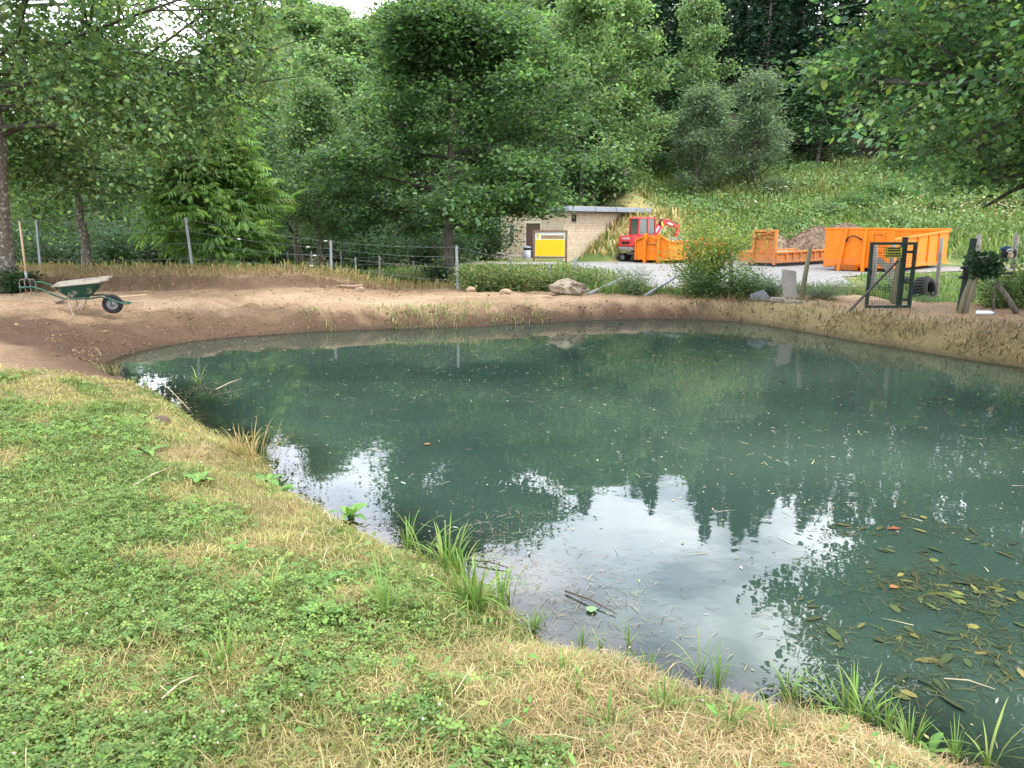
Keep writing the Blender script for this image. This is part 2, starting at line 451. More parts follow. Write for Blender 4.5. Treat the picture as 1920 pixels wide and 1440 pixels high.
# colours of the ground itself
def mixc3(a, b, t): return np.asarray(a) * (1 - t[..., None]) + np.asarray(b) * t[..., None]
def dryness(x, y):
    sd = pond_sd(x, y)
    v = 0.56 - 0.40 * sstep(0.25, 1.4, sd) + 1.9 * (fbm(x * .85, y * .85, 51) - .5) + 1.3 * (fbm(x * 3.1, y * 3.1, 52, 3) - .5)
    v = v + 0.18 * sstep(4.2, 7.0, y) + 0.34 * sstep(-.1, 1.0, x) - 0.35 * sstep(-.1, -1.6, x) * sstep(4.4, 2.6, y)
    return np.clip(v, 0, 1)
def ground_colour(x, y, sd, z):
    f1 = fbm(x * 1.1, y * 1.1, 61); f2 = fbm(x * 5, y * 5, 62, 3)
    soil = mixc3((.335, .232, .140), (.235, .158, .096), np.clip(f1 * 1.3 - .15 + (f2 - .5) * .9, 0, 1))
    pale = sstep(.50, .72, fbm(x * .45 + 3, y * .9, 65)) * sstep(11.5, 13.5, y)
    soil = mixc3(soil, (.41, .295, .19), pale * .8)
    soil = mixc3(soil, (.085, .052, .032), np.clip(sstep(lerp(.50, 1.9, sstep(-3.2, -5, x)), lerp(.10, .28, sstep(-3.2, -5, x)), sd + (f2 - .5) * .6), 0, 1) * .92)
    e_ = 17.7 + 1.0 * (fbm(x * .7, y * .3, 31) - .5) + 0.45 * np.clip(x + 4.2, -3, 1.5)
    soil = mixc3(soil, (.115, .072, .045), np.exp(-((y - e_ - .22) / .40) ** 2) * sstep(-1.2, -2.8, x) * sstep(.25, .55, f2 + f1 * .4) * .95)
    hum = sstep(-2.9, -4.2, x) * sstep(12.9, 11.7, y + (f1 - .5) * 1.4 + (f2 - .5) * .8) * sstep(9.8, 10.4, y)
    soil = mixc3(soil, (.080, .048, .030), hum * .95)
    hay = sstep(3.5, 5.5, x) * sstep(1.3, .4, sd - (f2 - .5))
    soil = mixc3(soil, (.20, .165, .075), hay * .85)
    dry = dryness(x, y)
    lawn = mixc3((.075, .105, .032), (.25, .19, .095), sstep(.35, .75, dry + (f2 - .5) * .4))
    c = mixc3(soil, lawn, lawn_mask(x, y) * sstep(10.5, 10, y))
    mead = mixc3((.085, .125, .035), (.22, .185, .075), sstep(.35, .7, f1))
    back = np.maximum(sstep(18.6, 19.6, y + (f2 - .5)) * sstep(3, 1, x), sstep(20.5, 22.5, y))
    c = mixc3(c, mead, back)
    rightv = sstep(8.0, 9.4, x) * sstep(15.0, 16.2, y + (f2 - .5) * 1.5)
    c = mixc3(c, mead, rightv)
    c = mixc3(c, (.34, .28, .12), sstep(42.5, 44, y) * sstep(56, 48, y) * sstep(11.5, 8, x) * sstep(2, 4, x))
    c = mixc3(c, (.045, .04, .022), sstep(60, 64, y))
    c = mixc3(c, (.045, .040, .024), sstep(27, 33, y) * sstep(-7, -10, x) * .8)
    c = mixc3(c, (.05, .04, .027), sstep(0.12, -.05, sd))
    return c
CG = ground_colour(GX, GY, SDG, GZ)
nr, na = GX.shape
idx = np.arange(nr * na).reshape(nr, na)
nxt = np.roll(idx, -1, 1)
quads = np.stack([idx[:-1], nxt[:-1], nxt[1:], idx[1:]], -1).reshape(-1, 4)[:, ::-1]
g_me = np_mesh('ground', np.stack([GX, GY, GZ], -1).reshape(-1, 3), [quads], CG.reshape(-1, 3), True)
m, nt, b, out = new_mat('ground')
at = nt.nodes.new('ShaderNodeAttribute'); at.attribute_name = 'col'
tcn = nt.nodes.new('ShaderNodeTexCoord')
nA = nt.nodes.new('ShaderNodeTexNoise'); nA.inputs['Scale'].default_value = 22; nA.inputs['Detail'].default_value = 8; nA.inputs['Roughness'].default_value = .7
mp = nt.nodes.new('ShaderNodeMapRange'); mp.inputs['From Min'].default_value = .3; mp.inputs['From Max'].default_value = .7; mp.inputs['To Min'].default_value = .62; mp.inputs['To Max'].default_value = 1.3
mul = nt.nodes.new('ShaderNodeMix'); mul.data_type = 'RGBA'; mul.blend_type = 'MULTIPLY'; mul.inputs['Factor'].default_value = 1
nt.links.new(tcn.outputs['Object'], nA.inputs['Vector']); nt.links.new(nA.outputs['Fac'], mp.inputs['Value'])
nt.links.new(at.outputs['Color'], mul.inputs['A']); nt.links.new(mp.outputs[0], mul.inputs['B']); nt.links.new(mul.outputs['Result'], b.inputs['Base Color'])
nB = nt.nodes.new('ShaderNodeTexNoise'); nB.inputs['Scale'].default_value = 14; nB.inputs['Detail'].default_value = 9; nB.inputs['Roughness'].default_value = .68
bp = nt.nodes.new('ShaderNodeBump'); bp.inputs['Strength'].default_value = .9; bp.inputs['Distance'].default_value = .05
nt.links.new(tcn.outputs['Object'], nB.inputs['Vector']); nt.links.new(nB.outputs['Fac'], bp.inputs['Height']); nt.links.new(bp.outputs[0], b.inputs['Normal'])
b.inputs['Roughness'].default_value = .93; b.inputs['Specular IOR Level'].default_value = .15
ground = tag(link('ground', g_me, m), 'bare earth and grass ground around the pond', kind='structure')

# ---- water
wx = np.arange(-7.2, 13.6, .16); wy = np.arange(.6, 17.6, .16)
WX, WY = np.meshgrid(wx, wy); WSD = pond_sd(WX, WY)
ii = np.arange(WX.size).reshape(WX.shape)
keep = (WSD[:-1, :-1] < .45) & (WSD[1:, 1:] < .45) & (WSD[:-1, 1:] < .45) & (WSD[1:, :-1] < .45)
wq = np.stack([ii[:-1, :-1], ii[:-1, 1:], ii[1:, 1:], ii[1:, :-1]], -1)[keep]
wnear = near_side(WX, WY)
turb = np.clip(sstep(.0, 1.0, (-WSD + .5 * wnear * (fbm(WX * .9, WY * .9, 71) - .5)) / lerp(.30, .85, wnear)), 0, 1)
milky = fbm(WX * .35 + 4, WY * .5, 72)
wc = np.stack([turb, milky, np.zeros_like(turb)], -1)
w_me = np_mesh('pond_water', np.stack([WX, WY, 0 * WX], -1).reshape(-1, 3), [wq], wc.reshape(-1, 3), True)
m, nt, b, out = new_mat('pond_water'); nt.nodes.remove(b)
at = nt.nodes.new('ShaderNodeAttribute'); at.attribute_name = 'col'
sx = nt.nodes.new('ShaderNodeSeparateColor'); nt.links.new(at.outputs['Color'], sx.inputs[0])
cr = nt.nodes.new('ShaderNodeValToRGB')
cr.color_ramp.elements[0].position = .3; cr.color_ramp.elements[0].color = (.021, .040, .031, 1)
cr.color_ramp.elements[1].position = .72; cr.color_ramp.elements[1].color = (.048, .078, .056, 1)
nt.links.new(sx.outputs['Green'], cr.inputs[0])
dif = nt.nodes.new('ShaderNodeBsdfDiffuse'); nt.links.new(cr.outputs[0], dif.inputs[0])
tra = nt.nodes.new('ShaderNodeBsdfTransparent'); tra.inputs[0].default_value = (.80, .84, .70, 1)
mb = nt.nodes.new('ShaderNodeMixShader')
mr = nt.nodes.new('ShaderNodeMapRange'); mr.inputs['To Min'].default_value = .12; mr.inputs['To Max'].default_value = .95
nt.links.new(sx.outputs['Red'], mr.inputs['Value']); nt.links.new(mr.outputs[0], mb.inputs[0])
nt.links.new(tra.outputs[0], mb.inputs[1]); nt.links.new(dif.outputs[0], mb.inputs[2])
glo = nt.nodes.new('ShaderNodeBsdfGlossy'); glo.inputs['Roughness'].default_value = .012
fr = nt.nodes.new('ShaderNodeFresnel'); fr.inputs['IOR'].default_value = 1.72
tcn = nt.nodes.new('ShaderNodeTexCoord')
nz = nt.nodes.new('ShaderNodeTexNoise'); nz.inputs['Scale'].default_value = 2.4; nz.inputs['Detail'].default_value = 3
bp = nt.nodes.new('ShaderNodeBump'); bp.inputs['Strength'].default_value = .10; bp.inputs['Distance'].default_value = .02
nt.links.new(tcn.outputs['Object'], nz.inputs['Vector']); nt.links.new(nz.outputs['Fac'], bp.inputs['Height'])
nt.links.new(bp.outputs[0], glo.inputs['Normal']); nt.links.new(bp.outputs[0], fr.inputs['Normal'])
mf = nt.nodes.new('ShaderNodeMixShader'); nt.links.new(fr.outputs[0], mf.inputs[0]); nt.links.new(mb.outputs[0], mf.inputs[1]); nt.links.new(glo.outputs[0], mf.inputs[2])
nt.links.new(mf.outputs[0], out.inputs[0])
water = tag(link('pond_water', w_me, m), 'calm turbid green pond water', kind='structure')

# ---- paving
M_PAVE = mat('paving', (.17, .163, .155), (.22, .212, .20), 1.2, .9, bump=.06, bscale=30, c3=(.145, .133, .118), c3s=.9, c3r=(.52, .72))
def sheet(name, outline, z, mat_, label, thick=0.0):
    mb_ = MB(); n = len(outline)
    vs_ = [(x, y, z) for x, y in outline]
    mb_.add(vs_, [tuple(range(n))])
    return tag(mb_.build(name, mat_), label, kind='structure')
sheet('yard_paving', [(2.6,21.5),(2.1,27),(2.0,36),(3.0,39.8),(4.6,41.2),(8.2,42.2),(13.5,40.6),(19,37.5),(21.5,33.5),(16,31),(12.2,28.5),(10.6,24),(9.0,20.3),(6.2,20.4),(4.4,20.6)], .078, M_PAVE, 'pale grey paved yard in front of the hut')
sheet('lane', [(8.6,16.6),(11.2,16.35),(14,16.3),(26,16.0),(26,18.0),(14,18.35),(11,18.5),(8.9,18.9)], .078, M_PAVE, 'pale paved lane behind the garden gate')
sheet('track', [(-26,34.6),(-12,34.0),(-4,33.2),(2.2,33.5),(2.2,35.4),(-4,35.4),(-12,36.2),(-26,37.0)], .29, M_PAVE, 'pale track under the trees on the left')
# ================================================================ TREES
class Limbs:
    """all wood of one tree as one mesh"""
    def __init__(s): s.V = []; s.F = []; s.n = 0
    def tube(s, pts, rad, n=6):
        pts = np.asarray(pts, float); k = len(pts)
        d = np.gradient(pts, axis=0); d /= np.maximum(np.linalg.norm(d, axis=1, keepdims=True), 1e-9)
        ref = np.where(np.abs(d[:, 2:3]) > .9, np.array([[1., .1, 0]]), np.array([[.05, .1, 1.]]))
        u = np.cross(d, ref); u /= np.maximum(np.linalg.norm(u, axis=1, keepdims=True), 1e-9); w = np.cross(d, u)
        a = np.arange(n) * 2 * np.pi / n
        ring = pts[:, None] + (u[:, None] * np.cos(a)[None, :, None] + w[:, None] * np.sin(a)[None, :, None]) * np.asarray(rad)[:, None, None]
        s.V.append(ring.reshape(-1, 3))
        i = np.arange(k - 1)[:, None] * n; j = np.arange(n)[None]; j2 = (j + 1) % n
        s.F.append((np.stack([i + j, i + j2, i + n + j2, i + n + j], -1).reshape(-1, 4)) + s.n)
        s.n += k * n
    def mesh(s, name): return np_mesh(name, np.concatenate(s.V), [np.concatenate(s.F)], None, True)
def path(rng, p0, d, length, nseg, bend, wob):
    """a curving branch; bend is added to the direction along its length"""
    p = np.array(p0, float); d = np.array(d, float); d /= np.linalg.norm(d); pts = [p.copy()]
    st = length / nseg
    for i in range(nseg):
        d = d + np.asarray(bend) / nseg + rng.normal(0, wob, 3); d /= np.linalg.norm(d)
        p = p + d * st; pts.append(p.copy())
    return np.array(pts)
def broadleaf(seed, H, r0, c0, prof, nprim, nsub, leaf, nleaf, T, cols, spread=(.45, .45, .22), up=.55, bend=(0, 0, .1), lean=(0, 0), wob=.12,
              trunk_top=.92, nrm_tilt=.7, p=None, keep=None, droop=0.0, var=.2, az=None, sublen=(.35, .62), inner=.25, clumpvar=.16, trunk_n=9, weight=None, extra=(), limb=1.0):
    """trunk, limbs and a crown of single leaves; prof(t): crown radius at relative crown height t"""
    rng = np.random.default_rng(seed); L_ = Limbs(); B_ = Limbs()
    n = 14; t = np.linspace(0, 1, n)
    wv = np.cumsum(rng.normal(0, .035 * H / n * 2.2, (n, 2)), 0); wv -= wv[0]
    tr = np.stack([lean[0] * t ** 1.3 + wv[:, 0], lean[1] * t ** 1.3 + wv[:, 1], t * H * trunk_top], 1); tr[0, 2] = -.25
    rad = r0 * (1 - t) ** .8 * .93 + r0 * .06; rad[0] *= 1.5; rad[1] *= 1.06
    L_.tube(tr, rad, trunk_n)
    twigs = []; twig_dir = []
    for i in range(nprim + len(extra)):
        f = (i + rng.uniform(0, .9)) / nprim; tc_ = min(f, 1); xt = extra[i - nprim] if i >= nprim else None
        hz = c0 + (H - c0) * f * .96 if xt is None else xt[0]
        tt = hz / (H * trunk_top); tt = min(tt, .985)
        k = tt * (n - 1); a0 = int(k); fr_ = k - a0; base = tr[a0] * (1 - fr_) + tr[min(a0 + 1, n - 1)] * fr_
        az_ = i * 2.399 + rng.normal(0, .35) if az is None else rng.uniform(*az)
        rlen = prof(tc_) * rng.uniform(.78, 1.12)
        u_ = up * (0.5 + 1.3 * tc_) + rng.normal(0, .12)
        if xt is not None: az_, rlen, u_, tc_ = xt[1], xt[2], xt[3], .1
        d = np.array([math.cos(az_), math.sin(az_), u_])
        pts = path(rng, base, d, max(rlen, .4) * math.sqrt(1 + .4 * u_ * u_), 7, bend, wob)
        br = max(.012, min(r0 * .42, .028 * rlen + .01) * (1 - .45 * tc_)) * limb
        subs = []; mine = []
        for j in range(nsub if xt is None else nsub * 2):
            q = rng.uniform(inner, 1.0) if j else 1.0
            k2 = q * 7; a2 = min(int(k2), 6); bp_ = pts[a2] * (1 - (k2 - a2)) + pts[a2 + 1] * (k2 - a2)
            dd = pts[a2 + 1] - pts[a2]; dd /= np.linalg.norm(dd)
            side = rng.normal(0, 1, 3); side[2] *= .45; side -= side.dot(dd) * dd; side /= np.linalg.norm(side)
            d2 = dd * rng.uniform(.5, 1) + side * rng.uniform(.5, 1.1) + np.array([0, 0, .1 - droop])
            l2 = rlen * rng.uniform(*sublen) * (1.05 - .55 * q) + .25
            p2 = path(rng, bp_, d2, l2, 4, (0, 0, -droop), wob * 1.2)
            if keep is not None and not keep(p2[3:4])[0]: continue
            subs.append(p2); mine += [(p2[kk], d2) for kk in (1, 2, 3, 4)]
        if keep is not None and len(subs) < nsub * .3: continue
        B_.tube(pts, np.linspace(br, br * .18, 8), 6)
        for p2 in subs: B_.tube(p2, np.linspace(br * .4, br * .1, 5), 3)
        for a_, b_ in mine: twigs.append(a_); twig_dir.append(b_)
    tw = np.array(twigs); td = np.array(twig_dir)
    if keep is not None:
        kmask = keep(tw); tw = tw[kmask]; td = td[kmask]
    clump_tone = 1 + rng.normal(0, clumpvar, len(tw)).clip(-.4, .45)
    wt_ = np.ones(len(tw)) if weight is None else weight(tw)
    ci = rng.choice(len(tw), nleaf, p=wt_ / wt_.sum())
    off = rng.normal(0, 1, (nleaf, 3)) * np.array(spread) * rng.uniform(.5, 1.1, (nleaf, 1))
    off[:, 2] -= droop * .35 * np.abs(rng.normal(0, 1, nleaf)) 
    pos = tw[ci] + off
    nr_ = rng.normal(0, nrm_tilt, (nleaf, 3)); nr_[:, 2] = np.abs(nr_[:, 2]) * .4 + 1
    dr = rng.normal(0, 1, (nleaf, 3)) + off * 1.2 + td[ci] * .6; dr[:, 2] -= .5
    fr_ = frames_from(nr_, dr)
    sc = leaf * rng.uniform(.45, 1.45, nleaf)
    V, F = instances(T[0], T[1], pos, fr_, sc)
    c = pick(rng, nleaf, cols, p, var) * clump_tone[ci][:, None]
    C = np.repeat(c, len(T[0]), 0)
    return L_.mesh('trunk'), np_mesh('crown', V, F, np.clip(C * np.array([1.58, 1.46, 1.80]), 0.004, .6), False), B_.mesh('branches')
def conifer(seed, H, r0, c0, rad, ncard, cols, card=.5, bare=.0):
    rng = np.random.default_rng(seed); L_ = Limbs()
    n = 10; t = np.linspace(0, 1, n)
    tr = np.stack([np.cumsum(rng.normal(0, .03, n)), np.cumsum(rng.normal(0, .03, n)), t * H], 1); tr[0, 2] = -.4
    L_.tube(tr, r0 * (1 - t) + .015, 7)
    pos = []; dr = []
    z = c0
    lens = []
    while z < H - .25:
        f = (z - c0) / (H - c0)
        R_ = rad * (1 - f) ** .75 * (0.55 + .45 * min(1, f * 4 + .3))
        nb = 6 if f < .85 else 5
        a0 = rng.uniform(0, 6.28)
        cx, cy_ = np.interp(z, tr[:, 2], tr[:, 0]), np.interp(z, tr[:, 2], tr[:, 1])
        for k in range(nb):
            a = a0 + k * 6.283 / nb + rng.normal(0, .2); l = R_ * rng.uniform(.6, 1.15)
            pts = path(rng, (cx, cy_, z + rng.normal(0, .12)), (math.cos(a), math.sin(a), .15 - .35 * (1 - f)), l, 5, (0, 0, .25), .06)
            if l > .5: L_.tube(pts, np.linspace(.03 + .006 * l, .006, 6), 3)
            pos.append(pts); lens.append(l)
        z += rng.uniform(.32, .52) * (1 + .5 * (1 - f))
    lens = np.array(lens); pr = lens / lens.sum()
    bi = rng.choice(len(pos), ncard, p=pr)
    q = np.sqrt(rng.uniform(.06, 1, ncard)) * 5
    P5 = np.stack(pos)
    a = np.minimum(q.astype(int), 4); fr_ = (q - a)[:, None]
    base = P5[bi, a] * (1 - fr_) + P5[bi, a + 1] * fr_
    d = P5[bi, a + 1] - P5[bi, a]; d /= np.linalg.norm(d, axis=1, keepdims=True)
    side = np.cross(d, np.array([0, 0, 1.])); side *= rng.choice([-1, 1], ncard)[:, None]
    dir_ = d * rng.uniform(.2, .9, (ncard, 1)) + side * rng.uniform(.3, 1.0, (ncard, 1)); dir_[:, 2] -= rng.uniform(.0, .75, ncard)
    nrm = rng.normal(0, .4, (ncard, 3)); nrm[:, 2] += 1
    T = ([(0,0,0),(.3,.14,0),(.7,.11,-.03),(1,0,-.08),(.7,-.11,-.03),(.3,-.14,0)], [(0,5,4,3,2,1)])
    T = ([(0,.02,0),(.35,.15,0),(1,0,-.08),(.35,-.15,0)], [(0,2,1),(0,3,2)])
    V, F = instances(T[0], T[1], base + rng.normal(0, .05, (ncard, 3)), frames_from(nrm, dir_), card * rng.uniform(.6, 1.25, ncard))
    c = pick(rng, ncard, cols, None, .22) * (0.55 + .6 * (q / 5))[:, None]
    return L_.mesh('trunk'), np_mesh('crown', V, F, np.repeat(c, 4, 0))
def plant_tree(name, label, loc, meshes, bark, leafm=None, rz=0.0, sc=1.0, group=None, cat='tree'):
    t_ = thing(name, label, cat, loc, rz, group)
    t_.scale = (sc, sc, sc) if not hasattr(sc, '__len__') else sc
    link('trunk', meshes[0], bark, t_); link('crown', meshes[1], leafm or M_LEAF, t_)
    if len(meshes) > 2: link('branches', meshes[2], M_BRANCH, t_)
    return t_

def mesh_top(me):
    v = np.empty(len(me.vertices) * 3, np.float32); me.vertices.foreach_get('co', v); return float(np.percentile(v[2::3], 99.7))
OAKC = [(.042,.092,.030),(.054,.112,.034),(.072,.134,.038),(.032,.074,.027)]
LIGHTC = [(.082,.150,.050),(.098,.170,.056),(.066,.125,.044),(.112,.185,.064)]
MIDC = [(.075,.135,.048),(.092,.16,.056),(.060,.115,.042),(.108,.178,.066)]
DARKC = [(.030,.070,.027),(.040,.088,.032),(.024,.055,.022)]
GREYC = [(.086,.136,.072),(.104,.156,.086),(.068,.112,.060)]
ALDERC = [(.058,.115,.038),(.078,.145,.044),(.045,.095,.034),(.095,.165,.05),(.115,.165,.05)]
CONC = [(.028,.066,.038),(.038,.084,.046),(.022,.052,.032),(.052,.105,.054)]

# --- the oak in the middle
b0 = on_ground(838, 22.6)
def oak_keep(tw):
    X, Y_, Z = tw[:, 0] + b0.x, tw[:, 1] + b0.y, tw[:, 2] + b0.z
    px_ = 960 + FPX * X / Y_
    return (tw[:, 2] > 1.35) & ~((tw[:, 0] < -1.75) & (tw[:, 2] > 3.9)) & ~((px_ > 915) & (Z < 2.35)) & ~((px_ > 1035) & (Z < 3.4)) & ~((np.abs(px_ - 840) < 45) & (Z < 2.0) & (tw[:, 1] < 1.5))
oak = broadleaf(11, 8.0, .17, 1.5, lambda t: float(np.interp(t, [0, .25, .55, .78, 1], [3.7, 3.8, 2.7, 1.9, .4])), 36, 9, .115, 115000, T_WIDE, OAKC, spread=(.42, .42, .14), up=.24, bend=(0, 0, .08),
                droop=.05, clumpvar=.38, nrm_tilt=.8, wob=.1, keep=oak_keep)
OAK_S = 7.6 / mesh_top(oak[1])
plant_tree('oak_tree', 'broad dark oak standing in the middle behind the wire fence', b0, oak, M_BARK, sc=(1.0, 1.0, OAK_S))

# --- the oak that hangs in from the right
b1 = Vector((9.6, 10.6, 0)); b1.z = gz(b1.x, b1.y)
def right_keep(tw):
    X, Y_, Z = tw[:, 0] + b1.x, np.maximum(tw[:, 1] + b1.y, .3), tw[:, 2] + b1.z
    px_ = 960 + FPX * X / Y_; el = np.degrees(np.arctan2(Z - CAM_H, Y_))
    edge = 1475 + 60 * np.clip((el - 7) / 7, -1.2, 1.2) ** 2
    return ~((px_ < edge) & (el < 18)) & (px_ > 1455) & (el > 1.9)
oak_r = broadleaf(23, 11.5, .30, 2.2, lambda t: 6.1 * (1 - t * .9) ** .5 * (.72 + .3 * min(1, t * 3)), 46, 13, .102, 150000, T_WIDE,
                  [(.045,.105,.038),(.058,.125,.042),(.078,.150,.046),(.036,.086,.034),(.125,.19,.05)], spread=(.34, .34, .17), up=.22, bend=(0, 0, -.02), droop=.08, clumpvar=.36, nrm_tilt=1.0, keep=right_keep,
                  weight=lambda tw: np.where(((tw[:, 0] + b1.x) / np.maximum(tw[:, 1] + b1.y, .5) < .80) & (tw[:, 1] + b1.y > 3), 1.0, .22))
plant_tree('oak_tree', 'near oak whose leafy branches hang in from the right edge', b1, oak_r, M_BARK)

# --- the alder at the left edge, its branches hanging over the wheelbarrow
b2 = on_ground(6, 16.4)
def alder_keep(tw):
    X, Y_, Z = tw[:, 0] + b2.x, tw[:, 1] + b2.y, tw[:, 2] + b2.z
    px_ = 960 + FPX * X / Y_; el = np.degrees(np.arctan2(Z - CAM_H, Y_))
    ok = (tw[:, 2] > 1.5) & (tw[:, 1] > -4.0)
    ok &= ~((px_ > 330) & (px_ < 415) & (el > 11.6))                      # the gap where the sky shows
    ok &= ~((px_ > 390) & (Z < 3.0)) & ~((px_ > 560)) & ~((px_ > 240) & (Z < 1.9))
    ok &= ~((np.abs(px_ - 20) < 45) & (tw[:, 1] < .3) & (el < 8.0))       # the trunk stays in view
    return ok
alder = broadleaf(31, 8.2, .24, 2.5, lambda t: 5.2 * (1 - t * .95) ** .45, 40, 11, .095, 105000, T_WIDE, ALDERC, spread=(.36, .36, .34), up=.30, bend=(0, 0, -.08), droop=.17, clumpvar=.25, nrm_tilt=1.3, lean=(.2, -.3),
                  keep=alder_keep, limb=.55, weight=lambda tw: np.where((960 + FPX * (tw[:, 0] + b2.x) / (tw[:, 1] + b2.y) > 60) & (tw[:, 2] > 3.0), 2.0, 1.0), extra=[(3.1, -.30, 6.8, .24), (3.8, -.42, 7.0, .20), (4.3, -.12, 6.6, .16), (3.6, -.02, 6.2, .26)])
plant_tree('alder_tree', 'leafy alder with lichen spotted trunk at the left edge', b2, alder, M_BARK_LICHEN)

# --- slim tree behind it
b3 = on_ground(166, 20.5)
slim = broadleaf(37, 5.6, .12, 1.9, lambda t: 2.4 * (1 - t * .9) ** .6, 18, 7, .11, 15000, T_ROUND, ALDERC, spread=(.33, .33, .25), up=.35, bend=(0, 0, -.2), droop=.12, clumpvar=.25, nrm_tilt=.9)
plant_tree('alder_tree', 'slim alder with dark spotted trunk behind the wheelbarrow', b3, slim, M_BARK_LICHEN)

# --- ash sapling with feathered light green leaves
b4 = on_ground(412, 22.5)
ash = broadleaf(41, 5.1, .075, .75, lambda t: 1.75 * (1 - t * .95) ** .8 * (.75 + .25 * min(1, t * 3)), 40, 7, .46, 3600, T_PINN, [(.115,.215,.050),(.095,.185,.045),(.135,.235,.055)],
                spread=(.2, .2, .13), up=.25, bend=(0, 0, -.1), droop=.12, nrm_tilt=.35, clumpvar=.12, var=.12)
plant_tree('ash_tree', 'young light green feathery leaved ash behind the leaning steel post', b4, ash, M_BARK)

# --- the taller open tree with the pale trunk
b5 = on_ground(604, 25.0)
tall = broadleaf(43, 7.4, .15, 1.6, lambda t: 2.3 * (1 - t * .9) ** .55 * (.7 + .3 * min(1, t * 3)), 30, 8, .14, 34000, T_RHOMB, MIDC, spread=(.42, .42, .26), up=.6, bend=(0, 0, .15), droop=.05, clumpvar=.2)
plant_tree('willow_tree', 'tall open tree with pale spotted trunk left of the oak', b5, tall, M_BARK_LICHEN, sc=(.58, .58, 6.3 / mesh_top(tall[1])))
b6 = on_ground(566, 27.5)
dk = broadleaf(47, 4.6, .17, .9, lambda t: 2.1 * (1 - t * .8) ** .5, 18, 8, .12, 9000, T_RHOMB, DARKC, spread=(.4, .4, .3), up=.4)
plant_tree('hazel_tree', 'low dark tree with thick trunk beside the pale trunked tree', b6, dk, M_BARK)

# --- trees and shrubs at the back of the meadow
FAR = {}
FAR['light'] = [broadleaf(100 + i, 13.5, .20, .3, lambda t: 3.1 * (1 - t * .9) ** .55 * (.75 + .25 * min(1, t * 5)) * (.72 + .5 * abs(math.sin(t * 9 + i))), 36, 7, .27, 17000, T_RHOMB, LIGHTC, spread=(.50, .50, .30), up=.5, bend=(0, 0, .25), clumpvar=.34, nrm_tilt=1.0) for i in range(2)]
FAR['mid'] = [broadleaf(110 + i, 12.5, .22, .8, lambda t: 3.6 * (1 - t * .92) ** .5 * (.75 + .25 * min(1, t * 4)), 38, 8, .32, 15000, T_RHOMB, MIDC, spread=(.52, .52, .30), up=.5, bend=(0, 0, .15), clumpvar=.34, nrm_tilt=1.0) for i in range(3)]
FAR['dark'] = [broadleaf(120, 10.0, .2, .8, lambda t: 3.2 * (1 - t * .92) ** .5, 30, 8, .30, 12000, T_RHOMB, DARKC, spread=(.5, .5, .3), up=.4, clumpvar=.25)]
FAR['grey'] = [broadleaf(130 + i, 6.8, .12, .3, lambda t: 2.35 * (1 - t * .92) ** .55 * (.75 + .25 * min(1, t * 4)), 30, 8, .24, 13000, T_LANCE, GREYC, spread=(.34, .34, .30), up=.9, bend=(0, 0, .5), clumpvar=.2) for i in range(2)]
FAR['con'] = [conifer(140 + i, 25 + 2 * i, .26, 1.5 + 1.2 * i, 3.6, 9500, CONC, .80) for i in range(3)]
FARBARK = {'light': M_BARK_PALE, 'mid': M_BARK, 'dark': M_BARK, 'grey': M_BARK, 'con': M_BARK_PALE}
rngf = np.random.default_rng(7)
cnt = {}
RPX = [-400, 150, 230, 280, 360, 430, 480, 510, 545, 600, 650, 690, 730, 760, 900, 1000, 1040, 1090, 1105, 1150, 1230, 1290, 1340, 1420, 1500, 2300]
RDG = [12, 12, 11.5, 10.8, 11.8, 13.4, 14.2, 14.4, 15.8, 16.8, 15.8, 15.2, 15.6, 16.5, 18, 18.5, 18, 20.5, 21, 19, 21, 19.5, 23, 23.4, 22.5, 23]   # how high the skyline stands, by direction
def skyline(px, Y): return Y * math.tan(R(float(np.interp(px, RPX, RDG)))) - CAM_H
TOPS = {k_: [mesh_top(m_[1]) for m_ in v_] for k_, v_ in FAR.items()}
def far_tree(kind, name, label, px, Y, hh, group=None, wide=1.0):
    """hh: height in metres, or a share of the skyline when it is under 2"""
    i = cnt.get(kind, 0); cnt[kind] = i + 1
    i %= len(FAR[kind]); p_ = on_ground(px, Y)
    if hh < 2: hh = skyline(px, Y) * hh - p_.z
    s = hh / TOPS[kind][i]
    w_ = min(max(s, .62), 1.25) * wide
    return plant_tree(name, label, p_, FAR[kind][i], FARBARK[kind], M_NEEDLE if kind == 'con' else M_LEAF, rngf.uniform(0, 6.28), (w_, w_, s), group)
far_tree('light', 'birch_tree', 'tall light green tree rising straight behind the hut roof', 1165, 53, .98)
far_tree('light', 'birch_tree', 'slender pointed light green tree right of the bare pale trunk', 1292, 62, 13.4, wide=.82)
far_tree('light', 'birch_tree', 'light green tree between the oak and the hut', 1085, 50, .95)
far_tree('grey', 'willow_bush', 'grey green willow bush, left of the two at the meadow edge', 1300, 55.5, 7.4, wide=1.2)
far_tree('grey', 'willow_bush', 'grey green willow bush, right of the two at the meadow edge', 1403, 56.5, 8.0, wide=1.2)
far_tree('dark', 'hornbeam_tree', 'low dark layered tree just above the hut roof', 1108, 50, 5.0, wide=1.1)
far_tree('dark', 'hornbeam_tree', 'low dark tree in the gap between light trees and willow bush', 1232, 61, 8.5)
far_tree('dark', 'hornbeam_tree', 'dark tree under the hanging oak branches at the right', 1700, 58, 8.0)
far_tree('dark', 'hornbeam_tree', 'dark tree low at the far right edge', 1880, 54, 6.0, wide=1.1)
far_tree('dark', 'hornbeam_tree', 'dark tree right of the willow bushes', 1520, 63, 9.0)
CG_ = 'conifers of the dark wood'
